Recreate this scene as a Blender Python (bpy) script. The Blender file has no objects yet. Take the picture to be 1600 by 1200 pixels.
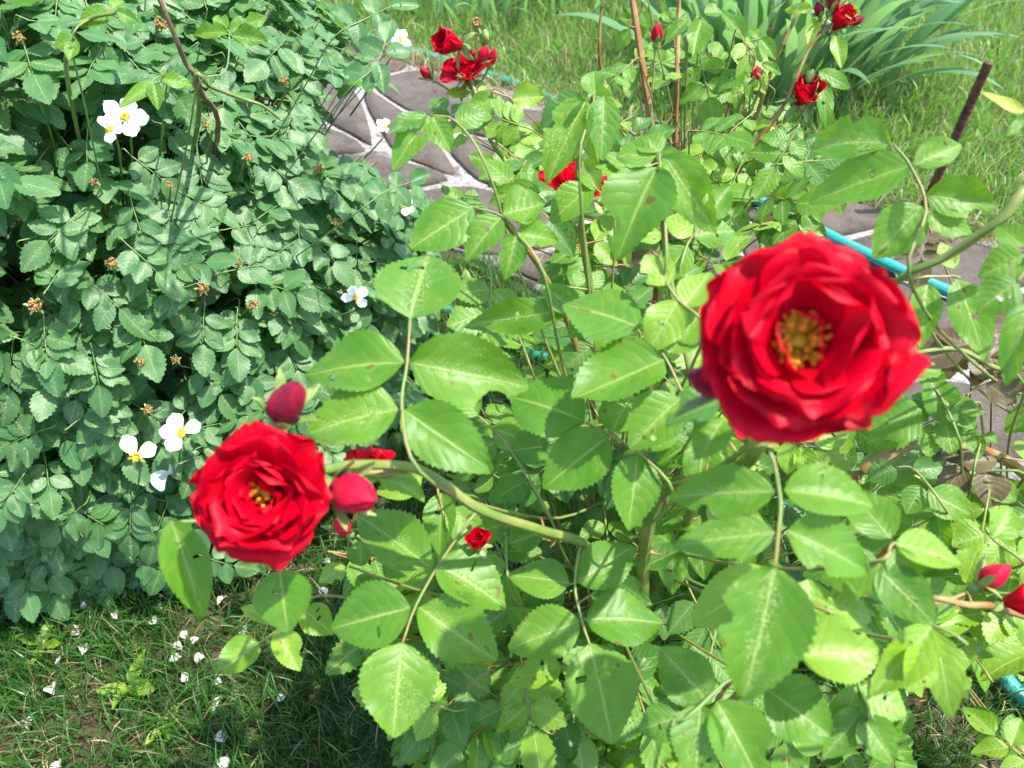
import bpy, math, random
import numpy as np
from mathutils import Vector, Matrix

R = math.radians
rng = random.Random(7)
S = math.sqrt(0.5)
FPX = 26.0 / 36.0 * 1600.0          # focal length in photograph pixels
scene = bpy.context.scene
COL = scene.collection

# ------------------------------------------------------------------ camera
cam_d = bpy.data.cameras.new('camera')
cam_d.lens = 26.0
cam_d.sensor_width = 36.0
cam_d.clip_start = 0.01
cam_d.clip_end = 300.0
cam_d.dof.use_dof = True
cam_d.dof.focus_distance = 0.80
cam_d.dof.aperture_fstop = 8.5
cam = bpy.data.objects.new('camera', cam_d)
COL.objects.link(cam)
cam.location = (0, 0, 1.0)
cam.rotation_euler = (R(45), 0, 0)
scene.camera = cam

# ------------------------------------------------------------------ light
SUN = Vector((0.41, 0.02, 0.91)).normalized()
world = bpy.data.worlds.new('World')
scene.world = world
world.use_nodes = True
wn = world.node_tree
bg = wn.nodes['Background']
sky = wn.nodes.new('ShaderNodeTexSky')
sky.sky_type = 'NISHITA'
sky.sun_disc = False
sky.sun_elevation = math.asin(SUN.z)
sky.sun_rotation = math.atan2(SUN.x, SUN.y)
wn.links.new(sky.outputs[0], bg.inputs[0])
bg.inputs[1].default_value = 0.15
sun_d = bpy.data.lights.new('sun', 'SUN')
sun_d.energy = 2.9
sun_d.angle = R(0.9)
sun_d.color = (1.0, 0.96, 0.88)
sun_o = bpy.data.objects.new('sun', sun_d)
COL.objects.link(sun_o)
sun_o.rotation_euler = (-SUN).to_track_quat('-Z', 'Y').to_euler()
scene.view_settings.view_transform = 'Standard'
scene.view_settings.look = 'None'
scene.view_settings.gamma = 1.0
scene.view_settings.use_curve_mapping = False
scene.view_settings.exposure = 1.85
scene.render.engine = 'CYCLES'
scene.cycles.use_adaptive_sampling = True
scene.cycles.adaptive_threshold = 0.025
scene.cycles.max_bounces = 5
scene.cycles.diffuse_bounces = 3
scene.cycles.glossy_bounces = 2
scene.cycles.transmission_bounces = 4
scene.cycles.transparent_max_bounces = 8


# ------------------------------------------------------------------ pixels and points
def P(px, py, d):
    x = (px - 800) / FPX * d
    u = (600 - py) / FPX * d
    return Vector((x, (d + u) * S, 1.0 - (d - u) * S))


def ray(px, py):
    return P(px, py, 1.0) - Vector((0, 0, 1.0))


def G(px, py, z=0.0):
    r = ray(px, py)
    t = (z - 1.0) / r.z
    return Vector((r.x * t, r.y * t, z))


def proj(p):
    h = 1.0 - p[2]
    d = (p[1] + h) * S
    u = (p[1] - h) * S
    if d < 1e-4:
        return (0, 0, -1)
    return (800 + p[0] / d * FPX, 600 - u / d * FPX, d)


CAM = Vector((0, 0, 1.0))
UP = Vector((0, 0, 1))


# ------------------------------------------------------------------ material helper
class NT:
    def __init__(self, name):
        self.m = bpy.data.materials.new(name)
        self.m.use_nodes = True
        self.t = self.m.node_tree
        self.t.nodes.clear()

    def n(self, typ, **kw):
        nd = self.t.nodes.new(typ)
        for k, v in kw.items():
            setattr(nd, k, v)
        return nd

    def put(self, sock, v):
        if isinstance(v, bpy.types.NodeSocket):
            self.t.links.new(v, sock)
        else:
            if isinstance(v, tuple) and len(v) == 3 and sock.type == 'RGBA':
                v = v + (1.0,)
            sock.default_value = v

    def math(self, op, a, b=0.0, c=0.0, clamp=False):
        nd = self.n('ShaderNodeMath', operation=op)
        nd.use_clamp = clamp
        self.put(nd.inputs[0], a)
        self.put(nd.inputs[1], b)
        self.put(nd.inputs[2], c)
        return nd.outputs[0]

    def ramp(self, x, a, b, lo=0.0, hi=1.0):
        nd = self.n('ShaderNodeMapRange', interpolation_type='SMOOTHSTEP')
        self.put(nd.inputs['Value'], x)
        self.put(nd.inputs['From Min'], a)
        self.put(nd.inputs['From Max'], b)
        self.put(nd.inputs['To Min'], lo)
        self.put(nd.inputs['To Max'], hi)
        return nd.outputs[0]

    def mix(self, f, a, b):
        nd = self.n('ShaderNodeMix', data_type='RGBA')
        self.put(nd.inputs[0], f)
        self.put(nd.inputs[6], a)
        self.put(nd.inputs[7], b)
        return nd.outputs[2]

    def noise(self, vec, scale, detail=2.0, w=None, rough=0.5):
        nd = self.n('ShaderNodeTexNoise')
        if w is not None and vec is not None:
            cmb = self.n('ShaderNodeCombineXYZ')
            self.put(cmb.inputs[2], w)
            add = self.n('ShaderNodeVectorMath', operation='ADD')
            self.put(add.inputs[0], vec)
            self.put(add.inputs[1], cmb.outputs[0])
            vec = add.outputs[0]
        if vec is not None:
            self.put(nd.inputs['Vector'], vec)
        nd.inputs['Scale'].default_value = scale
        nd.inputs['Detail'].default_value = detail
        nd.inputs['Roughness'].default_value = rough
        return nd.outputs[0]

    def bump(self, h, strength, dist=0.001):
        nd = self.n('ShaderNodeBump')
        self.put(nd.inputs['Height'], h)
        nd.inputs['Strength'].default_value = strength
        nd.inputs['Distance'].default_value = dist
        return nd.outputs[0]

    def rnd(self):
        a = self.n('ShaderNodeAttribute', attribute_name='rnd').outputs['Fac']
        o = self.n('ShaderNodeObjectInfo').outputs['Random']
        return self.math('FRACT', self.math('ADD', a, o))

    def out(self, col, rough=0.5, spec=0.5, normal=None, trans=0.0, tcol=None, sheen=None, coat=0.0):
        p = self.n('ShaderNodeBsdfPrincipled')
        self.put(p.inputs['Base Color'], col)
        self.put(p.inputs['Roughness'], rough)
        self.put(p.inputs['Specular IOR Level'], spec)
        if coat:
            p.inputs['Coat Weight'].default_value = coat
            p.inputs['Coat Roughness'].default_value = 0.25
        if sheen:
            p.inputs['Sheen Weight'].default_value = sheen[0]
            p.inputs['Sheen Roughness'].default_value = sheen[1]
            p.inputs['Sheen Tint'].default_value = sheen[2] + (1.0,)
        if normal is not None:
            self.put(p.inputs['Normal'], normal)
        sh = p.outputs[0]
        if trans:
            t = self.n('ShaderNodeBsdfTranslucent')
            self.put(t.inputs['Color'], tcol if tcol is not None else col)
            if normal is not None:
                self.put(t.inputs['Normal'], normal)
            mx = self.n('ShaderNodeMixShader')
            mx.inputs[0].default_value = trans
            self.t.links.new(sh, mx.inputs[1])
            self.t.links.new(t.outputs[0], mx.inputs[2])
            sh = mx.outputs[0]
        o = self.n('ShaderNodeOutputMaterial')
        self.t.links.new(sh, o.inputs[0])
        return self.m


def leaf_mat(name, c1, c2, vein, tr, speck=0.6, rough=0.42, trans=0.36, brown=0.25, spec=0.5, fine=1.0, stripes=6.5):
    N = NT(name)
    uv = N.n('ShaderNodeUVMap').outputs[0]
    sp = N.n('ShaderNodeSeparateXYZ')
    N.put(sp.inputs[0], uv)
    u, v = sp.outputs[0], sp.outputs[1]
    r = N.rnd()
    cmb = N.n('ShaderNodeCombineXYZ')
    N.put(cmb.inputs[2], N.math('MULTIPLY', r, 40.0))
    add = N.n('ShaderNodeVectorMath', operation='ADD')
    N.put(add.inputs[0], uv)
    N.put(add.inputs[1], cmb.outputs[0])
    vec = add.outputs[0]
    low = N.n('ShaderNodeTexNoise')
    N.put(low.inputs['Vector'], vec)
    low.inputs['Scale'].default_value = 3.4
    low.inputs['Detail'].default_value = 2.0
    ls = N.n('ShaderNodeSeparateColor')
    N.put(ls.inputs[0], low.outputs[1])
    blot, l2, l3 = ls.outputs
    hi = N.noise(vec, 58.0 * fine, 1.0)
    cs = N.math('MULTIPLY', N.math('SUBTRACT', v, 0.5), 2.0)
    c = N.math('ABSOLUTE', cs)
    side = N.math('MULTIPLY', N.math('GREATER_THAN', cs, 0.0), 0.5)
    # midrib and side veins
    mid = N.ramp(c, 0.075, 0.012)
    t = N.math('ADD', N.math('SUBTRACT', u, N.math('MULTIPLY', N.math('POWER', c, 1.35), 0.26)), N.math('MULTIPLY', blot, 0.16))
    f = N.math('FRACT', N.math('ADD', N.math('MULTIPLY', t, stripes), side))
    tri = N.math('MULTIPLY', N.math('ABSOLUTE', N.math('SUBTRACT', f, 0.5)), 2.0)
    sv = N.ramp(tri, 0.86, 0.99)
    svf = N.math('MULTIPLY', sv, N.ramp(c, 0.95, 0.4, 0.0, 1.0))
    base = N.mix(N.math('ADD', N.math('MULTIPLY', r, 0.75), N.math('MULTIPLY', N.math('SUBTRACT', blot, 0.40), 1.0), clamp=True), c1, c2)
    base = N.mix(N.math('MULTIPLY', N.ramp(l3, 0.50, 0.72), 0.35), base, (c2[0] * 1.35, c2[1] * 1.1, c2[2]))
    veinmask = N.math('MAXIMUM', N.math('MULTIPLY', mid, 0.75), N.math('MULTIPLY', svf, 0.16))
    base = N.mix(veinmask, base, vein)
    # pale stippling along the midrib
    near = N.math('ADD', N.ramp(c, 0.42, 0.02), N.math('MULTIPLY', N.ramp(l2, 0.52, 0.68), 0.9), clamp=True)
    amount = N.ramp(N.math('FRACT', N.math('MULTIPLY', r, 7.31)), 0.05, 0.8)
    spm = N.math('MULTIPLY', N.math('MULTIPLY', N.ramp(hi, 0.575, 0.66), near), N.math('MULTIPLY', amount, speck), clamp=True)
    base = N.mix(spm, base, (0.62, 0.64, 0.32))
    # small brown scars
    br = N.math('MULTIPLY', N.ramp(N.math('ADD', l3, N.math('MULTIPLY', hi, 0.10)), 0.735, 0.76), brown * 3.0, clamp=True)
    base = N.mix(br, base, (0.13, 0.075, 0.02))
    back = N.n('ShaderNodeNewGeometry').outputs['Backfacing']
    under = N.mix(0.45, base, (0.20, 0.27, 0.14))
    base = N.mix(back, base, under)
    tcol = N.mix(N.math('MULTIPLY', veinmask, 0.6), tr, (tr[0] * 1.3, tr[1] * 1.15, tr[2] * 1.4))
    tcol = N.mix(br, tcol, (0.12, 0.06, 0.01))
    h = N.math('ADD', N.math('MULTIPLY', N.math('POWER', tri, 2.2), -0.8), N.math('MULTIPLY', mid, -0.9))
    h = N.math('ADD', h, N.math('MULTIPLY', blot, 2.0))
    h = N.math('ADD', h, N.math('MULTIPLY', hi, 0.35))
    nb = N.bump(h, 0.30, 0.0009 * (1.0 if fine == 1.0 else 0.5))
    rg = N.math('ADD', rough - 0.08, N.math('MULTIPLY', l2, 0.16))
    return N.out(base, rg, spec, nb, trans, tcol)


def petal_mat(name, c1, c2, tr, trans=0.3, rough=0.55, sheen=None, base_c=None):
    N = NT(name)
    uv = N.n('ShaderNodeUVMap').outputs[0]
    sp = N.n('ShaderNodeSeparateXYZ')
    N.put(sp.inputs[0], uv)
    r = N.rnd()
    w = N.math('MULTIPLY', r, 30.0)
    mp = N.n('ShaderNodeMapping')
    N.put(mp.inputs[0], uv)
    mp.inputs['Scale'].default_value = (2.0, 14.0, 1.0)
    str_ = N.noise(mp.outputs[0], 3.0, 3.0, w)
    bl = N.noise(uv, 2.2, 2.0, w)
    col = N.mix(N.ramp(N.math('ADD', N.math('MULTIPLY', str_, 0.4), N.math('MULTIPLY', bl, 0.6)), 0.3, 0.7), c1, c2)
    if base_c:
        col = N.mix(N.ramp(sp.outputs[0], 0.30, 0.05), col, base_c)
    nb = N.bump(N.math('ADD', str_, bl), 0.30, 0.0014)
    return N.out(col, rough, 0.14, nb, trans, tr, sheen)


def simple_mat(name, c1, c2, scale=30.0, rough=0.6, trans=0.0, bump=0.2, spec=0.4, coat=0.0, dist=0.001):
    N = NT(name)
    tc = N.n('ShaderNodeTexCoord').outputs['Object']
    r = N.rnd()
    nz = N.noise(tc, scale, 4.0, N.math('MULTIPLY', r, 20.0))
    col = N.mix(N.ramp(nz, 0.36, 0.64), c1, c2)
    return N.out(col, rough, spec, N.bump(nz, bump, dist), trans, None, None, coat)


M = {}
M['leaf'] = leaf_mat('rose_leaf', (0.056, 0.165, 0.012), (0.125, 0.255, 0.020), (0.27, 0.37, 0.08), (0.25, 0.50, 0.015), 0.75, spec=0.36)
M['lime'] = leaf_mat('young_leaf', (0.115, 0.250, 0.014), (0.210, 0.345, 0.025), (0.34, 0.42, 0.12), (0.38, 0.58, 0.03), 0.6)
M['deep'] = leaf_mat('deep_green_leaf', (0.042, 0.130, 0.016), (0.075, 0.190, 0.022), (0.18, 0.28, 0.08), (0.18, 0.40, 0.03), 0.5)  # a deeper green leaf colour, commoner among the inner leaves
M['white'] = leaf_mat('white_rose_leaf', (0.042, 0.135, 0.038), (0.090, 0.205, 0.058), (0.17, 0.28, 0.11), (0.17, 0.42, 0.07), 0.85, 0.48, 0.34, 0.12, 0.5, 0.55)
M['bronze'] = leaf_mat('bronze_leaf', (0.105, 0.062, 0.035), (0.130, 0.105, 0.036), (0.25, 0.22, 0.08), (0.26, 0.15, 0.03), 0.2)
M['yellow'] = leaf_mat('yellow_leaf', (0.42, 0.40, 0.04), (0.30, 0.38, 0.05), (0.5, 0.5, 0.15), (0.60, 0.58, 0.04), 0.3)
M['iris'] = leaf_mat('iris_leaf', (0.080, 0.195, 0.070), (0.150, 0.290, 0.115), (0.12, 0.24, 0.12), (0.26, 0.50, 0.14), 0.0, 0.42, 0.36, 0.0, 0.45)
M['red'] = petal_mat('red_petal', (0.36, 0.0004, 0.009), (0.66, 0.0006, 0.018), (0.68, 0.0004, 0.013), 0.28, 0.40, (0.07, 0.30, (1.0, 0.0, 0.35)))
M['darkred'] = petal_mat('dark_red_petal', (0.13, 0.006, 0.022), (0.33, 0.008, 0.035), (0.30, 0.004, 0.02), 0.15, 0.5, (0.2, 0.4, (1.0, 0.2, 0.35)))
M['budred'] = petal_mat('bud_red_petal', (0.36, 0.004, 0.020), (0.60, 0.010, 0.045), (0.6, 0.006, 0.03), 0.12, 0.45, (0.25, 0.35, (1.0, 0.15, 0.35)))
M['whitep'] = petal_mat('white_petal', (0.80, 0.80, 0.78), (0.86, 0.86, 0.85), (0.85, 0.85, 0.82), 0.35, 0.6)
M['fallen'] = petal_mat('fallen_white_petal', (0.66, 0.64, 0.58), (0.84, 0.83, 0.80), (0.7, 0.7, 0.65), 0.3, 0.65)
M['anther_r'] = simple_mat('orange_anther', (0.80, 0.27, 0.015), (0.85, 0.42, 0.03), 300, 0.7)
M['anther_y'] = simple_mat('yellow_anther', (0.75, 0.45, 0.02), (0.85, 0.60, 0.04), 300, 0.7)
M['anther_b'] = simple_mat('dry_anther', (0.15, 0.075, 0.02), (0.42, 0.26, 0.08), 200, 0.8)
M['calyx'] = simple_mat('green_calyx', (0.14, 0.23, 0.05), (0.24, 0.30, 0.09), 90, 0.55, 0.1)
M['stem'] = simple_mat('green_stem', (0.10, 0.16, 0.025), (0.18, 0.20, 0.045), 45, 0.45, 0.0, 0.3)
M['rach'] = simple_mat('leaf_stalk', (0.13, 0.21, 0.045), (0.21, 0.17, 0.05), 28, 0.5)
M['rachw'] = simple_mat('green_leaf_stalk', (0.10, 0.19, 0.055), (0.15, 0.20, 0.06), 28, 0.5)
M['redstem'] = simple_mat('reddish_stem', (0.22, 0.085, 0.03), (0.24, 0.18, 0.05), 35, 0.5)
M['cane'] = simple_mat('tan_cane', (0.36, 0.24, 0.09), (0.23, 0.10, 0.035), 16, 0.55, 0, 0.4)
M['wood'] = simple_mat('brown_twig', (0.10, 0.060, 0.035), (0.18, 0.11, 0.06), 60, 0.7, 0, 0.4)
M['rust'] = simple_mat('rusty_steel', (0.055, 0.028, 0.018), (0.13, 0.055, 0.028), 55, 0.85, 0, 0.6, 0.2)


def grass_mat(name, c1, c2, dry, tr, th=0.80):
    N = NT(name)
    r = N.rnd()
    col = N.mix(r, c1, c2)
    d = N.ramp(N.math('FRACT', N.math('MULTIPLY', r, 13.7)), th, th + 0.06)
    col = N.mix(d, col, dry)
    return N.out(col, 0.42, 0.45, None, 0.35, N.mix(d, tr, dry))


M['grass'] = grass_mat('shaded_grass_blade', (0.024, 0.090, 0.014), (0.070, 0.175, 0.030), (0.26, 0.20, 0.09), (0.13, 0.32, 0.03), 0.90)  # front lawn: its shade is put into this darker green
M['lawn'] = grass_mat('sunlit_grass_blade', (0.090, 0.215, 0.026), (0.200, 0.360, 0.060), (0.42, 0.36, 0.18), (0.24, 0.48, 0.04))  # far lawn: sunlight on the blades is put into this lighter green
M['dry'] = grass_mat('dry_grass_blade', (0.34, 0.27, 0.14), (0.46, 0.39, 0.23), (0.22, 0.15, 0.08), (0.35, 0.28, 0.13))


def ground_mat():
    N = NT('lawn_soil')
    g = N.n('ShaderNodeNewGeometry').outputs['Position']
    a = N.noise(g, 7.0, 5.0)
    b = N.noise(g, 90.0, 4.0)
    col = N.mix(N.ramp(b, 0.35, 0.65), (0.030, 0.026, 0.014), (0.075, 0.060, 0.032))
    col = N.mix(N.ramp(a, 0.42, 0.6), col, (0.035, 0.058, 0.016))
    return N.out(col, 0.9, 0.2, N.bump(b, 0.8, 0.01))


def stone_mat():
    N = NT('flagstone')
    g = N.n('ShaderNodeNewGeometry').outputs['Position']
    r = N.rnd()
    a = N.noise(g, 14.0, 8.0, N.math('MULTIPLY', r, 15.0), 0.72)
    b = N.noise(g, 150.0, 5.0, None, 0.75)
    col = N.mix(N.ramp(a, 0.32, 0.68), (0.056, 0.043, 0.031), (0.140, 0.114, 0.085))
    col = N.mix(N.math('MULTIPLY', r, 0.45), col, (0.125, 0.082, 0.062))
    col = N.mix(N.ramp(b, 0.56, 0.66, 0.0, 0.6), col, (0.22, 0.20, 0.18))
    return N.out(col, 0.72, 0.35, N.bump(N.math('ADD', a, N.math('MULTIPLY', b, 0.5)), 0.9, 0.016))


def mortar_mat():
    N = NT('mortar')
    g = N.n('ShaderNodeNewGeometry').outputs['Position']
    b = N.noise(g, 85.0, 5.0, None, 0.7)
    c = N.noise(g, 12.0, 3.0)
    col = N.mix(N.ramp(b, 0.3, 0.7), (0.17, 0.15, 0.13), (0.46, 0.44, 0.41))
    col = N.mix(N.ramp(c, 0.56, 0.68, 0.0, 0.85), col, (0.085, 0.065, 0.045))
    return N.out(col, 0.9, 0.2, N.bump(b, 0.9, 0.01))


M['soil'] = ground_mat()
M['stone'] = stone_mat()
M['mortar'] = mortar_mat()


def hose_mat():
    N = NT('teal_hose')
    uv = N.n('ShaderNodeUVMap').outputs[0]
    sp = N.n('ShaderNodeSeparateXYZ')
    N.put(sp.inputs[0], uv)
    g = N.n('ShaderNodeNewGeometry').outputs['Position']
    dirt = N.noise(g, 40.0, 5.0)
    a = N.math('FRACT', N.math('ADD', N.math('MULTIPLY', sp.outputs[0], 1.0), N.math('MULTIPLY', sp.outputs[1], 6.0)))
    col = N.mix(N.ramp(N.math('ABSOLUTE', N.math('SUBTRACT', a, 0.5)), 0.40, 0.48), (0.018, 0.27, 0.235), (0.012, 0.19, 0.17))
    col = N.mix(N.ramp(dirt, 0.56, 0.72, 0.0, 0.7), col, (0.13, 0.17, 0.12))
    return N.out(col, 0.35, 0.5, N.bump(dirt, 0.2, 0.002))


M['hose'] = hose_mat()


# ------------------------------------------------------------------ meshes
def quads(name, V, F, uv=None, rnd=None, mats=(), mi=None, smooth=True):
    V = np.asarray(V, np.float32)
    F = np.asarray(F, np.int32)
    me = bpy.data.meshes.new(name)
    me.vertices.add(len(V))
    me.vertices.foreach_set('co', V.ravel())
    me.loops.add(F.size)
    me.loops.foreach_set('vertex_index', F.ravel())
    me.polygons.add(len(F))
    me.polygons.foreach_set('loop_start', np.arange(0, F.size, 4, dtype=np.int32))
    me.polygons.foreach_set('loop_total', np.full(len(F), 4, np.int32))
    if smooth:
        me.polygons.foreach_set('use_smooth', np.ones(len(F), bool))
    if mi is not None:
        me.polygons.foreach_set('material_index', np.asarray(mi, np.int32))
    for m in mats:
        me.materials.append(m)
    me.update(calc_edges=True)
    if uv is not None:
        l = me.uv_layers.new(name='UVMap')
        l.data.foreach_set('uv', np.asarray(uv, np.float32)[F.ravel()].ravel())
    if rnd is not None:
        a = me.attributes.new('rnd', 'FLOAT', 'POINT')
        a.data.foreach_set('value', np.asarray(rnd, np.float32))
    return me


class Acc:
    """collects quad pieces of ONE mesh"""
    def __init__(self):
        self.V, self.F, self.U, self.R, self.I, self.n = [], [], [], [], [], 0

    def add(self, V, F, uv=None, rnd=0.0, mi=0):
        V = np.asarray(V, np.float32)
        self.V.append(V)
        self.F.append(np.asarray(F, np.int32) + self.n)
        self.U.append(np.zeros((len(V), 2), np.float32) if uv is None else np.asarray(uv, np.float32))
        self.R.append(np.full(len(V), rnd, np.float32))
        self.I.append(np.full(len(F), mi, np.int32))
        self.n += len(V)

    def mesh(self, name, mats, smooth=True):
        return quads(name, np.vstack(self.V), np.vstack(self.F), np.vstack(self.U), np.concatenate(self.R), mats, np.concatenate(self.I), smooth)


def xf(V, Mx):
    A = np.array(Mx)
    return V @ A[:3, :3].T + A[:3, 3]


W = {}


def place(name, me, parent, Mw):
    o = bpy.data.objects.new(name, me)
    COL.objects.link(o)
    W[o] = Mw.copy()
    if parent is not None:
        o.parent = parent
        o.matrix_basis = W[parent].inverted() @ Mw
    else:
        o.matrix_basis = Mw
    return o


def thing(name, label, cat, loc, group=None, me=None):
    o = place(name, me, None, Matrix.Translation(Vector(loc)))
    o['label'] = label
    o['category'] = cat
    if group:
        o['group'] = group
    return o


def smooth_path(pts, n=6):
    pts = [Vector(p) for p in pts]
    if len(pts) < 3:
        return pts
    q = [pts[0] * 2 - pts[1]] + pts + [pts[-1] * 2 - pts[-2]]
    out = []
    for i in range(1, len(q) - 2):
        for k in range(n):
            t = k / n
            a, b, c, d = q[i - 1], q[i], q[i + 1], q[i + 2]
            out.append(0.5 * ((2 * b) + (c - a) * t + (2 * a - 5 * b + 4 * c - d) * t * t + (3 * b - a - 3 * c + d) * t ** 3))
    out.append(pts[-1])
    return out


def tube(pts, r0, r1, seg=7, lumps=0.0, rs=None):
    n = len(pts)
    V, U = [], []
    for i, p in enumerate(pts):
        t = (pts[min(i + 1, n - 1)] - pts[max(i - 1, 0)]).normalized()
        a = Vector((0.31, 0.22, 0.92)) if abs(t.z) < 0.9 else Vector((1, 0.1, 0))
        x = t.cross(a).normalized()
        y = t.cross(x)
        f = i / max(1, n - 1)
        r = r0 + (r1 - r0) * f
        if lumps and rs:
            r *= 1 + lumps * (rs.random() - 0.5)
        for k in range(seg + 1):
            an = 2 * math.pi * k / seg
            V.append(p + (x * math.cos(an) + y * math.sin(an)) * r)
            U.append((f * n, k / seg))
    F = []
    for i in range(n - 1):
        for k in range(seg):
            a = i * (seg + 1) + k
            F.append((a, a + 1, a + seg + 2, a + seg + 1))
    # end caps
    base = len(V)
    for j, i in ((0, 0), (1, n - 1)):
        V.append(pts[i])
        U.append((0, 0))
        s = i * (seg + 1)
        for k in range(0, seg - 1, 2):
            F.append((base + j, s + k, s + k + 1, s + k + 2))
        if seg % 2:
            F.append((base + j, s + seg - 1, s + seg, s + seg))
    F = [f for f in F if len(set(f)) == 4]
    return np.array([tuple(v) for v in V], np.float32), np.array(F, np.int32), np.array(U, np.float32)


def stem(parent, pts, r0, r1, mat, thorns=0, seed=0, name='stem', n=6):
    rs = random.Random(seed)
    sp = smooth_path(pts, n)
    a = Acc()
    o = sp[0]
    V, F, U = tube([p - o for p in sp], r0, r1, 8, 0.10, rs)
    a.add(V, F, U)
    for k in range(thorns):
        i = rs.randrange(1, len(sp) - 1)
        p = sp[i] - o
        t = (sp[i + 1] - sp[i]).normalized()
        d = Vector((rs.gauss(0, 1), rs.gauss(0, 1), rs.gauss(0, 1))).normalized()
        d = (d - t * d.dot(t)).normalized()
        rr = r0 + (r1 - r0) * i / len(sp)
        L = 0.006 + 0.003 * rs.random()
        V, F, U = tube([p + d * rr * 0.6, p + d * (rr + L * 0.5) - t * L * 0.1, p + d * (rr + L) - t * L * 0.35], rr * 0.38, 0.0002, 5)
        a.add(V, F, U, 0.0, 1)
    me = a.mesh(name, [mat, M['redstem']])
    return place(name, me, parent, Matrix.Translation(o))


def leaflet(teeth=13, nc=3, ratio=0.64, fold=0.2, arch=0.15, wave=0.03, seed=0, bite=None, jag=0.05, quilt=0.012, twist=0.0):
    rs = random.Random(seed)
    ph, ph2 = rs.random() * 6, rs.random() * 6
    rows = 2 * teeth
    V, U = [], []
    for k in range(rows + 1):
        u = k / rows
        hw = 0.5 * ratio * (max(0.0, math.sin(math.pi * u ** 0.82)) ** 0.82) + 0.006
        for j in range(-nc, nc + 1):
            c = j / nc
            h = hw
            if bite and (c > 0) == (bite[0] > 0):
                q = (u - bite[1]) / bite[2]
                if abs(q) < 1:
                    h *= 1 - bite[3] * math.sqrt(1 - q * q)
            yy = u
            if abs(j) == nc and 0 < k < rows:
                if k % 2:
                    h *= 1 + jag
                    yy = u + 0.35 / rows
                else:
                    h *= 1 - jag
            x = h * c
            z = fold * abs(x) - arch * u * u + wave * math.sin(u * 9 + ph + (2 if c > 0 else 0)) * c * c
            z += quilt * math.sin((u - abs(c) * 0.22) * 8.5 * 6.283 + ph2) * abs(c) * (1 - 0.3 * abs(c))
            z += twist * x * u
            V.append((x, yy, z))
            U.append((u, 0.5 + 0.5 * c))
    F = []
    m = 2 * nc + 1
    for k in range(rows):
        for j in range(2 * nc):
            a = k * m + j
            F.append((a, a + 1, a + m + 1, a + m))
    return np.array(V, np.float32), np.array(F, np.int32), np.array(U, np.float32)


HI = []
for i in range(20):
    rs = random.Random(100 + i)
    bite = None
    if i in (3, 8, 11, 15, 18):
        bite = (rs.choice((-1, 1)), rs.uniform(0.4, 0.75), rs.uniform(0.07, 0.13), rs.uniform(0.3, 0.6))
    v_, f_, u_ = leaflet(16, 3, 0.64 * rs.uniform(0.94, 1.06), rs.uniform(0.02, 0.60), rs.uniform(-0.05, 0.34), rs.uniform(0.010, 0.060), i, bite, rs.uniform(0.025, 0.045), 0.004, rs.uniform(-0.6, 0.6))
    if i % 3 == 1:                    # holes eaten by insects
        drop = set()
        for q in range(rs.choice((1, 2, 3))):
            a_, b_ = rs.randrange(8, 26), rs.choice((1, 2, 3, 4))
            drop |= {a_ * 6 + b_} | ({(a_ + 1) * 6 + b_} if rs.random() < 0.6 else set())
        f_ = f_[[k for k in range(len(f_)) if k not in drop]]
    HI.append((v_, f_, u_))
LO = []
for i in range(10):
    rs = random.Random(200 + i)
    bite = (rs.choice((-1, 1)), rs.uniform(0.4, 0.8), 0.14, rs.uniform(0.3, 0.6)) if i in (2, 7) else None
    LO.append(leaflet(9, 2, 0.66, rs.uniform(0.04, 0.34), rs.uniform(-0.02, 0.22), rs.uniform(0.01, 0.04), i, bite, 0.075, 0.0, rs.uniform(-0.3, 0.3)))
VLO = []
for i in range(6):
    rs = random.Random(300 + i)
    VLO.append(leaflet(4, 1, 0.66, rs.uniform(0.10, 0.45), rs.uniform(0.02, 0.22), 0.02, i, None, 0.05, 0.0))

HIM = {}


def him(i, mat):
    k = ('h', i, mat)
    if k not in HIM:
        V, F, U = HI[i]
        HIM[k] = quads('leaflet', V, F, U, np.zeros(len(V)), [M[mat]])
    return HIM[k]


def lom(i, mat):
    k = ('l', i, mat)
    if k not in HIM:
        V, F, U = LO[i]
        HIM[k] = quads('leaflet', V, F, U, np.zeros(len(V)), [M[mat]])
    return HIM[k]


def frame(pos, y, z, sx=1, sy=1, sz=1):
    y = y.normalized()
    x = y.cross(z)
    if x.length < 1e-5:
        x = y.cross(Vector((1, 0.3, 0.2)))
    x.normalize()
    z = x.cross(y)
    m = Matrix.Identity(4)
    for i in range(3):
        m[i][0], m[i][1], m[i][2], m[i][3] = x[i] * sx, y[i] * sy, z[i] * sz, pos[i]
    return m


def zframe(pos, z, spin=0.0, s=1.0):
    q = Vector(z).normalized().to_track_quat('Z', 'Y')
    return Matrix.Translation(pos) @ q.to_matrix().to_4x4() @ Matrix.Rotation(spin, 4, 'Z') @ Matrix.Scale(s, 4)


# ------------------------------------------------------------------ SETTING
def structure(name, me, parent=None, Mw=None):
    o = place(name, me, parent, Mw or Matrix.Identity(4))
    if parent is None:
        o['kind'] = 'structure'
    return o


gr = 80.0
structure('ground', quads('ground', [(-gr, -gr, 0), (gr, -gr, 0), (gr, gr, 0), (-gr, gr, 0)], [(0, 1, 2, 3)], mats=[M['soil']], smooth=False))

# the flagstone path: s runs along it, n across it
PD = Vector((0.81, -0.586, 0)).normalized()
PN = Vector((0.586, 0.81, 0)).normalized()
N0, N1 = 1.08, 1.80


def pathpt(s, n, z=0.0):
    return PD * s + PN * n + Vector((0, 0, z))


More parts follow.
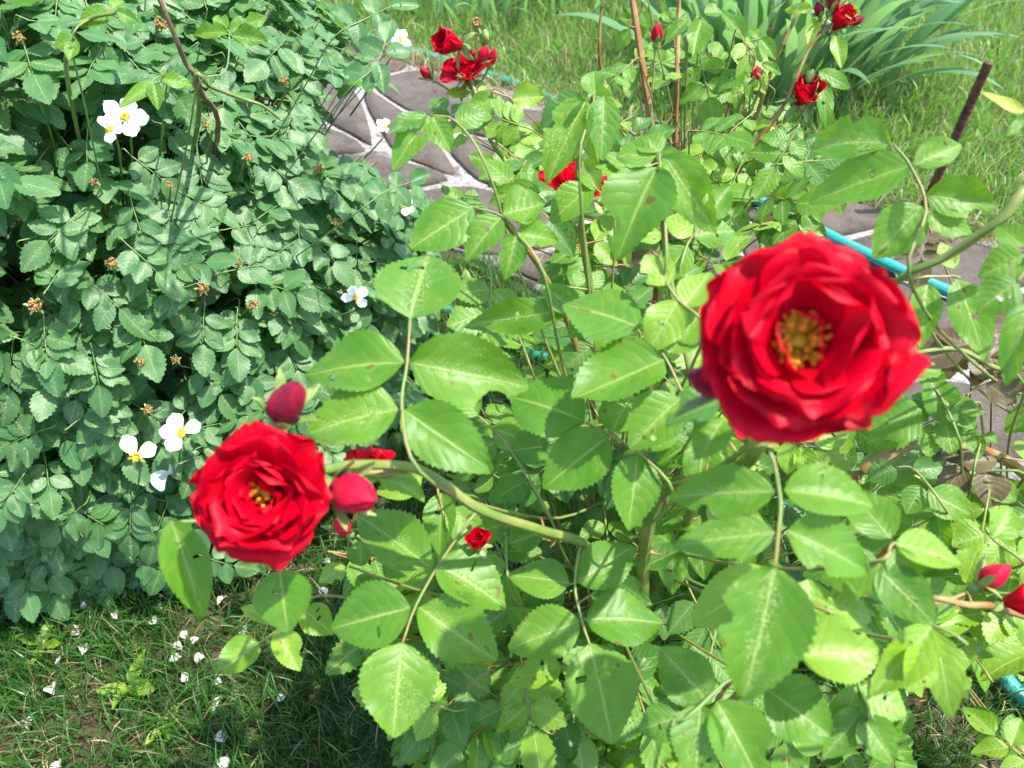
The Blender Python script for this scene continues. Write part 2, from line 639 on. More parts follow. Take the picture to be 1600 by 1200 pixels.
pv = []
ns = 60
for i in range(ns + 1):
    s = -4.5 + 9.0 * i / ns
    w0 = N0 - 0.02 + 0.03 * math.sin(s * 5.1)
    w1 = N1 + 0.02 + 0.03 * math.sin(s * 4.3 + 1)
    pv += [tuple(pathpt(s, w0, -0.02)), tuple(pathpt(s, w0, 0.012)), tuple(pathpt(s, w1, 0.012)), tuple(pathpt(s, w1, -0.02))]
pf = []
for i in range(ns):
    for j in range(3):
        a = i * 4 + j
        pf.append((a, a + 4, a + 5, a + 1))
path = structure('path', quads('path', pv, pf, mats=[M['mortar']], smooth=False))


def stone_mesh(poly, rs):
    # irregular outline, bevelled top, slightly uneven
    out = []
    n = len(poly)
    for i in range(n):
        a, b = poly[i], poly[(i + 1) % n]
        for k in range(5):
            t = k / 5
            p = a.lerp(b, t)
            e = (b - a).normalized()
            nn = Vector((-e.y, e.x, 0))
            p = p + nn * rs.uniform(-0.010, 0.010) + (nn * 0.007 if k == 0 else Vector())
            out.append(p)
    c = sum(out, Vector()) / len(out)
    # round the corners
    m = len(out)
    sm = [(out[i - 1] + out[i] * 2 + out[(i + 1) % m]) / 4 for i in range(m)]
    tl = Vector((rs.uniform(-0.02, 0.02), rs.uniform(-0.02, 0.02), 0))
    V = []
    rings = ((1.0, -0.01), (1.0, 0.017), (0.975, 0.0225), (0.6, 0.0245), (0.02, 0.0245))
    for f, z in rings:
        for p in sm:
            q = (p - c) * f
            zz = z + (q.dot(tl) + rs.uniform(-0.0008, 0.0008) if z > 0.02 else 0)
            V.append((q.x, q.y, zz))
    F = []
    for r_ in range(len(rings) - 1):
        for i in range(m):
            a = r_ * m + i
            b = r_ * m + (i + 1) % m
            F.append((a, b, b + m, a + m))
    return c, quads('stone', V, F, rnd=np.full(len(V), rs.random()), mats=[M['stone']], smooth=False)


rs = random.Random(21)
ncol = 17
grid = {}
rows_n = [N0, N0 + 0.25, N0 + 0.49, N1]
for i in range(ncol + 1):
    for j in range(4):
        s = -2.75 + i * 0.37 + (0.18 if j in (1, 2) else 0) * (1 if j == 1 else -0.4)
        jit = 0.075
        grid[i, j] = (s + rs.uniform(-jit, jit), rows_n[j] + (rs.uniform(-0.05, 0.05) if 0 < j < 3 else rs.uniform(-0.02, 0.02)))
i = 0
for i in range(ncol):
    for j in range(3):
        cs = [grid[i, j], grid[i + 1, j], grid[i + 1, j + 1], grid[i, j + 1]]
        pts = [pathpt(s, n) for s, n in cs]
        c = sum(pts, Vector()) / 4
        pts = [p + (c - p).normalized() * rs.uniform(0.014, 0.026) for p in pts]
        if rs.random() < 0.35:       # a knocked-off corner
            k = rs.randrange(4)
            a, b, d = pts[k - 1], pts[k], pts[(k + 1) % 4]
            pts[k:k + 1] = [b.lerp(a, 0.33), b.lerp(d, 0.30)]
        c, me = stone_mesh(pts, rs)
        place('stone', me, path, Matrix.Translation(c))


# grass
def blades(name, n, xy, h, w, lean, mat, seed, z0=0.0, parent=None, keep=None, rows=3):
    r = np.random.RandomState(seed)
    B = xy(r, n)
    if keep is not None:
        B = B[keep(B)]
    n = len(B)
    hh = h[0] + (h[1] - h[0]) * r.rand(n)
    ww = w[0] + (w[1] - w[0]) * r.rand(n)
    an = r.rand(n) * 6.283
    fa = r.rand(n) * 6.283
    ln = lean[0] + (lean[1] - lean[0]) * r.rand(n) ** 1.3
    sx, sy = np.cos(fa) * ww / 2, np.sin(fa) * ww / 2
    lx, ly = np.cos(an), np.sin(an)
    nv = 2 * (rows + 1)
    V = np.zeros((n, nv, 3), np.float32)
    prof = ((0, 0.9), (0.38, 1.0), (0.74, 0.75), (1.0, 0.08)) if rows == 3 else ((0, 1.0), (0.55, 0.9), (1.0, 0.08))
    for k, (t, tw) in enumerate(prof):
        hx = hh * ln * t ** 1.8
        hz = hh * t * np.sqrt(np.clip(1 - (ln * 0.8 * t) ** 2, 0.05, 1))
        for q, sg in ((0, -1), (1, 1)):
            V[:, k * 2 + q, 0] = B[:, 0] + lx * hx + sg * sx * tw
            V[:, k * 2 + q, 1] = B[:, 1] + ly * hx + sg * sy * tw
            V[:, k * 2 + q, 2] = z0 + hz
    F = np.zeros((n, rows, 4), np.int32)
    o = np.arange(n) * nv
    for k in range(rows):
        F[:, k] = np.stack([o + k * 2, o + k * 2 + 1, o + k * 2 + 3, o + k * 2 + 2], 1)
    rn = np.repeat(r.rand(n), nv)
    me = quads(name, V.reshape(-1, 3), F.reshape(-1, 4), None, rn, [mat])
    o = place(name, me, parent, Matrix.Identity(4))
    o['kind'] = 'stuff'
    return o


def npath(B):
    return B[:, 0] * PN.x + B[:, 1] * PN.y


def clump_noise(B, k, ph):
    return np.sin(B[:, 0] * k + ph) * np.sin(B[:, 1] * k * 1.13 + ph * 2) + 0.6 * np.sin(B[:, 0] * k * 2.3 + B[:, 1] * k * 1.7 + ph)


def keep_near(B):
    r = np.random.RandomState(5)
    return (npath(B) < N0 - 0.01 + 0.03 * r.rand(len(B))) & (r.rand(len(B)) < np.clip(0.70 + 0.35 * clump_noise(B, 15, 1.0), 0.22, 1))


def keep_far(B):
    r = np.random.RandomState(6)
    return npath(B) > N1 + 0.02 + 0.05 * r.rand(len(B))


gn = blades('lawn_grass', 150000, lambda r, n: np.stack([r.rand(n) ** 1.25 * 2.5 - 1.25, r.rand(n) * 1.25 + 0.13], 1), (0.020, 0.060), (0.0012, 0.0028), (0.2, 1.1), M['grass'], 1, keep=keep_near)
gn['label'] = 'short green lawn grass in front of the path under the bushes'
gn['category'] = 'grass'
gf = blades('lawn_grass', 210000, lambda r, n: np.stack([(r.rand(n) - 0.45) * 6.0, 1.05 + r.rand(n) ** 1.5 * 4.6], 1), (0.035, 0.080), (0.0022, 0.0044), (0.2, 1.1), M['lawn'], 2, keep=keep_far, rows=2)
gf['label'] = 'bright green lawn grass beyond the flagstone path'
gf['category'] = 'grass'


def strip(n0, n1, s0, s1):
    def f(r, n):
        s = s0 + (s1 - s0) * r.rand(n)
        q = n0 + (n1 - n0) * r.rand(n)
        return np.stack([PD.x * s + PN.x * q, PD.y * s + PN.y * q], 1)
    return f


gd = blades('dry_grass', 5200, strip(N1 - 0.02, N1 + 0.10, -3.2, 2.6), (0.03, 0.09), (0.0015, 0.003), (0.7, 1.2), M['dry'], 3)
gd['label'] = 'straw coloured dry grass along the far edge of the path'
gd['category'] = 'dry grass'
gt = blades('dry_thatch', 4200, lambda r, n: np.stack([r.rand(n) * 1.9 - 1.1, r.rand(n) * 0.9 + 0.15], 1), (0.015, 0.04), (0.0010, 0.0022), (0.9, 1.2), M['dry'], 4, 0.004, keep=lambda B: (npath(B) < N0 - 0.03) & (clump_noise(B, 15, 1.0) < 0.15))
gt['label'] = 'dead straw lying between the green blades of the front lawn'
gt['category'] = 'dry grass'


# ------------------------------------------------------------------ plant pieces
class Budget:
    def __init__(self, n=300):
        self.leaf, self.leaflet = n, n


def compound(p0, d, n, size, nl, rs, lw=1.0, droop=0.25):
    """rachis points and (matrix, kind) of the leaflets of one pinnate leaf"""
    d = d.normalized()
    n = (n - d * n.dot(d)).normalized()
    side = d.cross(n)
    pts = []
    for k in range(5):
        t = k / 4
        pts.append(p0 + d * size * 0.62 * t - n * size * droop * 0.5 * t * t)
    mats = []
    L = size * 0.46
    pairs = (nl - 1) // 2
    for q in range(pairs):
        t = 0.40 + 0.55 * (q / max(1, pairs - 0.35)) if pairs > 1 else 0.62
        i = t * 4
        a = pts[int(i)].lerp(pts[min(4, int(i) + 1)], i - int(i))
        for sg in (-1, 1):
            ang = R(rs.uniform(52, 76))
            y = d * math.cos(ang) + side * sg * math.sin(ang) - n * rs.uniform(-0.05, 0.30)
            z = n + side * sg * rs.uniform(-0.30, 0.10) + d * rs.uniform(-0.2, 0.2)
            l = L * rs.uniform(0.78, 1.0) * (0.80 + 0.2 * q / max(1, pairs))
            mats.append(frame(a + side * sg * 0.0015, y, z, l * lw * rs.uniform(0.9, 1.12), l, l))
    y = d - n * rs.uniform(0.1, 0.5) + side * rs.uniform(-0.15, 0.15)
    mats.append(frame(pts[-1], y, n + side * rs.uniform(-0.2, 0.2), L * lw * 1.05, L * 1.08, L))
    return pts, mats


def leaf_object(parent, pts, mats, leafmat, rs, hi=True, rach='rach', rr=0.0009, bud=None, split=True):
    """a leaf part: the stalk is the mesh, leaflets are its children (or one mesh when small)"""
    o = pts[0]
    sp = smooth_path(pts, 3)
    V, F, U = tube([p - o for p in sp], rr * 1.25, rr * 0.7, 6)
    if split:
        me = quads('leaf', V, F, U, np.full(len(V), rs.random()), [M[rach]])
        lf = place('leaf', me, parent, Matrix.Translation(o))
        for m in mats:
            me = him(rs.randrange(len(HI)), leafmat) if hi else lom(rs.randrange(len(LO)), leafmat)
            place('leaflet', me, lf, m)
        if bud:
            bud.leaf -= 1
            bud.leaflet -= len(mats)
        return lf
    a = Acc()
    a.add(V, F, U, rs.random(), 0)
    T = Matrix.Translation(-o)
    for m in mats:
        V, F, U = LO[rs.randrange(len(LO))]
        a.add(xf(V, T @ m), F, U, rs.random(), 1)
    lf = place('leaf', a.mesh('leaf', [M[rach], M[leafmat]]), parent, Matrix.Translation(o))
    if bud:
        bud.leaf -= 1
    return lf


def petal_arrays(L, Wd, a0, a1, cup=0.5, ruf=0.1, curl=0.0, seed=0, nu=10, nv=8, r0=0.004, notch=0.05, base=0.22):
    rs = random.Random(seed)
    p1, p2, k1 = rs.random() * 6, rs.random() * 6, rs.uniform(2.2, 4.2)
    asym = rs.uniform(-0.25, 0.25)
    cr, cz, ca = [r0], [0.0], [a0]
    st = 40
    for i in range(st):
        u = (i + 0.5) / st
        a = a0 + (a1 - a0) * u ** 1.2
        if u > 0.72:
            a -= curl * ((u - 0.72) / 0.28) ** 1.5
        cr.append(cr[-1] + math.cos(a) * L / st)
        cz.append(cz[-1] + math.sin(a) * L / st)
        ca.append(a)
    V, U = [], []
    for i in range(nu + 1):
        u = i / nu
        hw = Wd * 0.5 * (base + (1 - base) * math.sin(min(u / 0.72, 1.0) * math.pi / 2))
        if u > 0.72:
            hw *= math.sqrt(1 - 0.86 * ((u - 0.72) / 0.28) ** 2)
        for j in range(nv + 1):
            v = -1 + 2 * j / nv
            ue = u * (1 - 0.13 * v * v * (1 + asym * v)) - notch * math.exp(-(v / 0.22) ** 2) * u ** 5
            ue += 0.014 * math.sin(k1 * 1.6 * v + p2) * u ** 4
            f = max(0.0, min(0.9999, ue)) * st
            q = int(f)
            f -= q
            rr = cr[q] * (1 - f) + cr[q + 1] * f
            zz = cz[q] * (1 - f) + cz[q + 1] * f
            a = ca[min(q + 1, st)]
            dn = cup * hw * v * v + ruf * L * math.sin(k1 * v + p1) * u ** 2.5 + ruf * 0.22 * L * math.sin(k1 * 1.9 * v + p2) * u ** 4 - 0.10 * hw * max(0, abs(v) - 0.75) * 4 * u
            V.append((rr - math.sin(a) * dn, hw * v * (1 - 0.12 * cup * v * v), zz + math.cos(a) * dn))
            U.append((u, 0.5 + 0.5 * v))
    F = []
    m = nv + 1
    for i in range(nu):
        for j in range(nv):
            a = i * m + j
            F.append((a, a + m, a + m + 1, a + 1))
    return np.array(V, np.float32), np.array(F, np.int32), np.array(U, np.float32)


def blob(c, r, sz=1.0, seg=6, ring=4):
    V, F = [], []
    for i in range(ring + 1):
        th = 0.08 + (math.pi - 0.16) * i / ring
        for k in range(seg):
            an = 2 * math.pi * k / seg
            V.append((c[0] + r * math.sin(th) * math.cos(an), c[1] + r * math.sin(th) * math.sin(an), c[2] + r * sz * math.cos(th)))
    for i in range(ring):
        for k in range(seg):
            a, b = i * seg + k, i * seg + (k + 1) % seg
            F.append((a, a + seg, b + seg, b))
    return np.array(V, np.float32), np.array(F, np.int32)


def stamens(n, rad, h, seed, mat, ar=0.0011, disc=0.004):
    rs = random.Random(seed)
    a = Acc()
    V, F = blob((0, 0, h * 0.25), disc, 0.6, 8, 4)
    a.add(V, F, None, 0.0, 1)
    for k in range(n):
        an = rs.random() * 6.283
        q = math.sqrt(rs.uniform(0.10, 1.0))
        tip = Vector((math.cos(an) * rad * q, math.sin(an) * rad * q, h * rs.uniform(0.7, 1.1) * (1.15 - 0.4 * q)))
        b = Vector((math.cos(an) * disc * 0.8, math.sin(an) * disc * 0.8, 0.0))
        V, F, U = tube([b, b.lerp(tip, 0.5) + Vector((0, 0, h * 0.15)), tip], ar * 0.28, ar * 0.22, 4)
        a.add(V, F, U, rs.random(), 1)
        V, F = blob(tip, ar * rs.uniform(0.8, 1.25), 0.8, 5, 3)
        a.add(V, F, None, rs.random(), 0)
    return a.mesh('stamens', [mat, M['anther_y'] if mat != M['anther_b'] else mat])


def calyx_mesh(r, sep_len, seed, sep_ang=-0.3, hip=1.3):
    rs = random.Random(seed)
    a = Acc()
    V, F = blob((0, 0, -r * 1.1), r, hip, 9, 5)
    a.add(V, F)
    for k in range(5):
        V, F, U = petal_arrays(sep_len, sep_len * 0.30, sep_ang + rs.uniform(-0.2, 0.2), sep_ang - 0.7 + rs.uniform(-0.4, 0.4), 0.3, 0.04, 0, seed + k, 6, 2, r * 0.6, -0.35, 0.9)
        Rm = Matrix.Rotation(k * 1.2566 + rs.uniform(-0.15, 0.15), 4, 'Z')
        a.add(xf(V, Rm), F, U)
    return a.mesh('calyx', [M['calyx']])


def flower(parent, name, pos, axis, whorls, seed, mat='red', sc=1.0, st=None, spin=0.0, calyx=(0.005, 0.02, -0.3), hid=()):
    rs = random.Random(seed)
    Mw = zframe(pos, axis, spin)
    f = place(name, calyx_mesh(calyx[0] * sc, calyx[1] * sc, seed, calyx[2]), parent, Mw)
    cnt = 0
    for wi, w in enumerate(whorls):
        n, L, Wd, a0, a1, cup, ruf, curl, zo = w
        off = rs.random() * 6.28
        for k in range(n):
            cnt += 1
            if cnt in hid:
                continue
            V, F, U = petal_arrays(L * sc * rs.uniform(0.90, 1.08), Wd * sc * rs.uniform(0.9, 1.1), R(a0 + rs.uniform(-6, 6)), R(a1 + rs.uniform(-17, 17)), cup * rs.uniform(0.7, 1.3), ruf * rs.uniform(0.6, 1.4), R(curl) * rs.uniform(0.4, 1.5), seed * 77 + cnt, 14, 14, 0.004 * sc)
            me = quads('petal', V, F, U, np.full(len(V), rs.random()), [M[mat]])
            Rm = Matrix.Rotation(off + k * 6.283 / n + rs.uniform(-0.2, 0.2), 4, 'Z') @ Matrix.Rotation(rs.uniform(-0.12, 0.12), 4, 'X')
            place('petal', me, f, Mw @ Matrix.Translation((0, 0, zo * sc)) @ Rm)
    if st:
        place('stamens', stamens(*st), f, Mw)
    return f


def bud(parent, pos, axis, r, seed, mat='budred', openness=0.55, name='bud', long=1.5):
    """wrapped petals on a hip with five sepals"""
    rs = random.Random(seed)
    Mw = zframe(pos, axis, rs.random() * 6)
    V, F, U = [], [], []
    nz, na = 12, 30
    k3 = rs.choice((3, 4))
    for i in range(nz + 1):
        t = i / nz
        prof = math.sin(math.pi * (0.06 + 0.93 * t ** 0.85)) ** 0.7
        for k in range(na + 1):
            an = 6.283 * k / na
            fr = (an * k3 / 6.283 + t * 0.9 + 0.12 * math.sin(an * 2)) % 1.0
            rr = r * prof * (0.84 + 0.27 * fr ** 1.6 + 0.03 * math.sin(an * 5 + t * 4))
            V.append((rr * math.cos(an), rr * math.sin(an), r * long * 2 * t * (1 + 0.05 * fr)))
            U.append((t, k / na))
    for i in range(nz):
        for k in range(na):
            a = i * (na + 1) + k
            F.append((a, a + 1, a + na + 2, a + na + 1))
    b = place(name, quads('bud', V, F, U, np.full(len(V), rs.random()), [M[mat]]), parent, Mw)
    a = Acc()
    Vv, Ff = blob((0, 0, -r * 0.55), r * 0.55, 1.2, 9, 5)
    a.add(Vv, Ff)
    for k in range(5):
        Vv, Ff, Uu = petal_arrays(r * 2.4 * rs.uniform(0.8, 1.2), r * 0.75, R(25 + 30 * openness), R(100 - 60 * openness + rs.uniform(-15, 15)), 0.6, 0.03, R(30 * openness), seed + k, 8, 3, r * 0.62, -0.3, 0.9)
        a.add(xf(Vv, Matrix.Rotation(k * 1.2566 + rs.uniform(-0.2, 0.2), 4, 'Z')), Ff, Uu)
    place('sepals', a.mesh('sepals', [M['calyx']]), b, Mw)
    return b


def spent(parent, pos, axis, r, seed):
    rs = random.Random(seed)
    Mw = zframe(pos, axis)
    f = place('spent_flower', calyx_mesh(r * 0.9, r * 1.9, seed, rs.uniform(-0.8, 0.9)), parent, Mw)
    place('stamens', stamens(40, r * 1.5, r * 1.5, seed, M['anther_b'], r * 0.24, r * 0.9), f, Mw)
    return f


#==PLANTS==
# ------------------------------------------------------------------ WHITE ROSE BUSH
WB = Vector((-0.74, 1.05, 0.0))
WC = Vector((-0.74, 1.06, 0.18))
WR = Vector((0.585, 0.54, 0.62))


def wsurf(px, py):
    d = ray(px, py)
    o = CAM - WC
    a = sum((d[i] / WR[i]) ** 2 for i in range(3))
    b = 2 * sum(o[i] * d[i] / WR[i] ** 2 for i in range(3))
    c = sum((o[i] / WR[i]) ** 2 for i in range(3)) - 1
    D = b * b - 4 * a * c
    if D < 0:
        t = -b / (2 * a)
    else:
        t = (-b - math.sqrt(D)) / (2 * a)
    return CAM + d * t


def wnorm(p):
    return Vector([(p[i] - WC[i]) / WR[i] ** 2 for i in range(3)]).normalized()


wbush = thing('white_rose_bush', 'broad leafy rose bush with small white single flowers beside the path', 'rose bush', WB)
rs = random.Random(11)
wflow = [  # px, py, radius m, missing petals, facing
    (196, 184, 0.0215, (), 0.1), (625, 62, 0.0175, (), -0.05), (632, 322, 0.017, (2, 3), 0.2),
    (212, 714, 0.026, (1, 2, 5), 0.2), (283, 676, 0.024, (4,), 0.3), (556, 466, 0.018, (2,), 0.6),
    (172, 203, 0.016, (1, 4), 0.6), (601, 198, 0.015, (3,), 0.3)]
wfp = []
for k, (px, py, r, hid, tl) in enumerate(wflow):
    s0 = wsurf(px, py)
    p = CAM + (s0 - CAM) * (0.93 if k in (2, 5, 7) else 0.955)
    wfp.append((p, r))
    ax = ((CAM - p).normalized() * 0.7 + wnorm(s0) * 0.4 + UP * (0.25 + tl) + Vector((rs.uniform(-.2, .2), 0, 0))).normalized()
    sc = r / 0.03
    flower(wbush, 'white_flower', p, ax, [(5, 0.029, 0.0235, 22, -8, 0.12, 0.05, 8, 0.0)], 500 + k, 'whitep', sc,
           (46, 0.0075 * sc, 0.0065 * sc, k, M['anther_y'], 0.0011 * sc, 0.0035 * sc), rs.random() * 6, (0.004, 0.014, -0.2), hid)
    q = p - ax * 0.02
    stem(wbush, [p - ax * 0.004, p - ax * 0.02 + UP * -0.01, p.lerp(WC, 0.16) - UP * 0.05], 0.0011, 0.0015, M['stem'], 0, k, 'flower_stalk', 3)
wsp = [(250, 40), (30, 60), (52, 154), (265, 290), (148, 287), (443, 128), (497, 265), (527, 350), (174, 413), (372, 410), (55, 478),
       (316, 452), (275, 562), (445, 130), (62, 785), (218, 565), (394, 478), (322, 197), (388, 247), (230, 640)]
for k, (px, py) in enumerate(wsp):
    s0 = wsurf(px, py)
    p = CAM + (s0 - CAM) * 0.975
    wfp.append((p, 0.012))
    ax = (wnorm(s0) * 0.5 + (CAM - p).normalized() * 0.4 + UP * 0.5 + Vector((rs.uniform(-.4, .4), 0, 0))).normalized()
    spent(wbush, p, ax, rs.uniform(0.0026, 0.0050), 600 + k)
    stem(wbush, [p - ax * 0.006, p - ax * 0.02, p.lerp(WC, 0.14) - UP * 0.04], 0.0009, 0.0014, M['stem'], 0, k, 'flower_stalk', 3)

for k in range(22):
    an = rs.uniform(0, 6.283)
    el = rs.uniform(0.1, 1.3)
    dd = Vector((math.cos(an) * math.cos(el), math.sin(an) * math.cos(el), math.sin(el)))
    top = Vector([WC[i] + dd[i] * WR[i] * 0.92 for i in range(3)])
    b = WB + Vector((rs.uniform(-.10, .10), rs.uniform(-.10, .10), 0))
    mid = b.lerp(top, 0.55) + UP * 0.10
    stem(wbush, [b, b + (mid - b) * 0.5 + UP * 0.04, mid, top], 0.0045, 0.0014, M['wood'] if k % 3 == 0 else M['stem'], 8, k, 'stem', 5)


def wpoint(rs, lo, hi):
    while True:
        v = Vector((rs.gauss(0, 1), rs.gauss(0, 1), rs.gauss(0, 1))).normalized()
        p0 = Vector([WC[i] + v[i] * WR[i] for i in range(3)])
        bump = 1 + 0.045 * math.sin(p0.x * 13 + p0.y * 7) * math.sin(p0.z * 12 + p0.x * 5) + 0.025 * math.sin(p0.x * 29 + p0.z * 23)
        f = rs.uniform(lo, hi) * bump
        p = Vector([WC[i] + v[i] * WR[i] * f for i in range(3)])
        if p.z > 0.035:
            return p, wnorm(p0)


WGAP = [(490, 122), (700, 118), (780, 300), (650, 305), (575, 262), (485, 236)]


def inside(poly, x, y):
    r = False
    n = len(poly)
    for i in range(n):
        x0, y0 = poly[i]
        x1, y1 = poly[(i + 1) % n]
        if (y0 > y) != (y1 > y) and x < (x1 - x0) * (y - y0) / (y1 - y0) + x0:
            r = not r
    return r


def wleaf(rs, lo, hi, size=(0.076, 0.100)):
    while True:
        c, p = wleaf1(rs, lo, hi, size)
        q = proj(p)
        if not inside(WGAP, q[0], q[1]):
            return c, p


def wleaf1(rs, lo, hi, size):
    p, n = wpoint(rs, lo, hi)
    nn = (n * 0.55 + UP * 0.70 + Vector((rs.gauss(0, .24), rs.gauss(0, .24), rs.gauss(0, .15)))).normalized()
    h = Vector((rs.gauss(0, 1), rs.gauss(0, 1), 0)) + Vector((n.x, n.y, 0)) * 1.1 - UP * rs.uniform(0, 0.8)
    d = (h - nn * h.dot(nn)).normalized()
    s = rs.uniform(*size)
    p = p - d * s * 0.5
    pts, ms = compound(p, d, nn, s, rs.choice((5, 7, 7)), rs, 0.98)
    q = p.lerp(WC, 0.10) - UP * 0.015
    return ([p.lerp(WC, 0.22) - UP * 0.05, q] + pts, ms), p + d * s * 0.5


rs = random.Random(33)
vis, rest = [], []
while len(vis) < 620:
    c, p = wleaf(rs, 0.95, 1.05)
    if any((p - f).length < r + 0.022 for f, r in wfp):
        continue
    px, py, d = proj(p)
    back = wnorm(p).dot((CAM - p).normalized())
    if back > -0.05 and -60 < px < 720 and -60 < py < 1000:
        vis.append((d, c))
    else:
        rest.append(c)
vis.sort(key=lambda t: t[0])
bw = Budget()
for k, (d, (pts, ms)) in enumerate(vis):
    if k < 290:
        leaf_object(wbush, pts, ms, 'white', rs, False, 'rachw', 0.0007, bw, split=bw.leaflet > 12)
    else:
        rest.append((pts, ms))
acc = Acc()
nout = len(rest)
for k in range(1500):
    c, p = wleaf(rs, 0.66, 0.95)
    if wnorm(p).dot((CAM - p).normalized()) < -0.2 and rs.random() < 0.5:
        continue
    rest.append(c)
for q, (pts, ms) in enumerate(rest):
    inner = q >= nout
    V, F, U = tube([p - WB for p in pts], 0.001, 0.0006, 4)
    acc.add(V, F, U, rs.random(), 0)
    for m in ms:
        V, F, U = VLO[rs.randrange(len(VLO))] if inner else LO[rs.randrange(len(LO))]
        acc.add(xf(V, Matrix.Translation(-WB) @ m), F, U, rs.random(), 1)
fo = place('foliage', acc.mesh('foliage', [M['rachw'], M['white']]), wbush, Matrix.Translation(WB))
fo['kind'] = 'stuff'


# ------------------------------------------------------------------ RED ROSE BUSHES
FB = Vector((0.10, 0.44, 0.0))
RB = Vector((0.28, 1.02, 0.0))
GB = Vector((0.60, 0.52, 0.0))
front = thing('red_rose_bush', 'red rose bush with two large open blooms and big glossy leaves', 'rose bush', FB)
rear = thing('red_rose_bush', 'taller red rose bush with tan thorny canes and small half-open blooms by the path', 'rose bush', RB)
right = thing('red_rose_bush', 'rose bush with bronze young leaves near the rusty steel bar', 'rose bush', GB)
BUD = {front: Budget(), rear: Budget(), right: Budget(), wbush: Budget()}
hero_rs = random.Random(5)


def hero(bush, d, rach, lf, mat='leaf', nx=0.0, ny=0.0, tilt=0.5, rr=0.0011, hi=True, twig=True):
    """one leaf traced from the photograph on a plane at its own distance d (metres)"""
    rs = hero_rs
    mx, my = rach[len(rach) // 2]
    c = P(mx, my, d)
    n = (UP * (1 - tilt) + (CAM - c).normalized() * tilt + Vector((nx, ny, 0))).normalized()

    def hit(px, py):
        r = ray(px, py)
        den = r.dot(n)
        t = (c - CAM).dot(n) / den if abs(den) > 0.15 else d
        t = max(d * 0.8, min(d * 1.25, t))
        return CAM + r * t
    pts = [hit(*q) for q in rach]
    base = W[bush].translation
    if bush is wbush:
        rr *= 0.7
        pts.insert(0, pts[0].lerp(WC, 0.10) - UP * 0.02)
        pts.insert(0, pts[0].lerp(WC, 0.25) - UP * 0.05)
    elif twig:
        axp = base + UP * max(0.04, pts[0].z - 0.24)
        q = pts[0].lerp(axp, 0.22) - UP * 0.035
        pts.insert(0, q)
        pts.insert(0, q.lerp(axp, 0.5) - UP * 0.04)
        pts.insert(0, axp - UP * 0.03)
    o = pts[0]
    sp = smooth_path(pts, 4)
    V, F, U = tube([p - o for p in sp], rr * 1.3, rr * 0.75, 7)
    lo = place('leaf', quads('leaf', V, F, U, np.full(len(V), rs.random()), [M['rachw' if bush is wbush else 'rach']]), bush, Matrix.Translation(o))
    for q in lf:
        bx, by, tx, ty, w = q[:5]
        m_ = q[5] if len(q) > 5 else mat
        b, t = hit(bx, by), hit(tx, ty)
        y = t - b
        nn = (n + Vector((rs.gauss(0, .16), rs.gauss(0, .16), 0))).normalized()
        x = y.normalized().cross(nn).normalized()
        mid = b.lerp(t, 0.5)
        a1, a2 = proj(mid + x * 0.01), proj(mid - x * 0.01)
        ex, ey = a1[0] - a2[0], a1[1] - a2[1]
        ax_, ay_ = tx - bx, ty - by
        al = math.hypot(ax_, ay_)
        perp = abs(ex * ay_ - ey * ax_) / al / 0.02      # px per metre across
        wid = w / max(perp, 200)
        wid = min(wid, y.length * 1.0)
        sx = wid / 0.64
        L = y.length
        me = him(rs.randrange(len(HI)), m_)
        place('leaflet', me, lo, frame(b, y, nn, sx, L * 1.02, L))
    BUD[bush].leaf -= 1
    BUD[bush].leaflet -= len(lf)
    return lo


# --- front bush: traced leaves
hero(front, .44, [(657, 738), (628, 642), (636, 568), (641, 498)],
     [(641, 498, 668, 385, 150), (633, 567, 468, 566, 98), (641, 566, 822, 598, 108), (623, 640, 478, 662, 96), (630, 640, 764, 730, 100)], nx=-0.05)
hero(front, .50, [(757, 797), (702, 858), (652, 942), (629, 1005)],
     [(672, 886, 556, 796, 84), (682, 884, 793, 936, 84), (642, 950, 516, 978, 96), (654, 948, 772, 1034, 92), (629, 1003, 614, 1146, 116)])
hero(front, .52, [(908, 850), (898, 912), (910, 972), (922, 1008)],
     [(890, 912, 797, 893, 72), (902, 910, 994, 850, 74), (906, 970, 796, 1012, 84), (915, 968, 1038, 962, 88), (921, 1005, 962, 1155, 106)])
hero(front, .56, [(930, 1040), (880, 1042), (866, 1030)], [(878, 1040, 798, 1062, 50, 'lime'), (870, 1030, 800, 945, 55)], 'leaf', 0.1)
hero(front, .50, [(1052, 770), (998, 708), (953, 680), (914, 660)],
     [(913, 659, 800, 606, 96), (951, 682, 852, 756, 96), (996, 710, 986, 822, 78), (1000, 702, 1066, 640, 60), (955, 676, 985, 610, 66)])
hero(front, .48, [(1090, 660), (1064, 610), (1040, 560), (1002, 513)],
     [(1038, 562, 898, 626, 104), (1000, 512, 882, 462, 96), (1064, 622, 984, 690, 78), (1044, 552, 1110, 470, 70)])
hero(front, .56, [(1000, 520), (930, 500), (893, 488)], [(893, 486, 722, 500, 52), (905, 490, 850, 448, 46), (925, 500, 888, 520, 46), (940, 505, 955, 560, 40)])
hero(front, .60, [(860, 810), (795, 700), (748, 650)], [(748, 650, 700, 600, 55), (770, 668, 825, 690, 55), (775, 690, 720, 720, 50), (800, 705, 880, 690, 60), (820, 752, 770, 780, 50)])
hero(front, .58, [(800, 930), (790, 840), (795, 800)], [(790, 800, 785, 745, 50), (790, 820, 740, 830, 46), (795, 850, 850, 830, 48), (790, 880, 735, 900, 44)])
hero(front, .56, [(690, 760), (690, 790), (695, 810)], [(690, 770, 685, 860, 55), (700, 790, 760, 860, 50), (660, 745, 590, 770, 50, 'lime')])
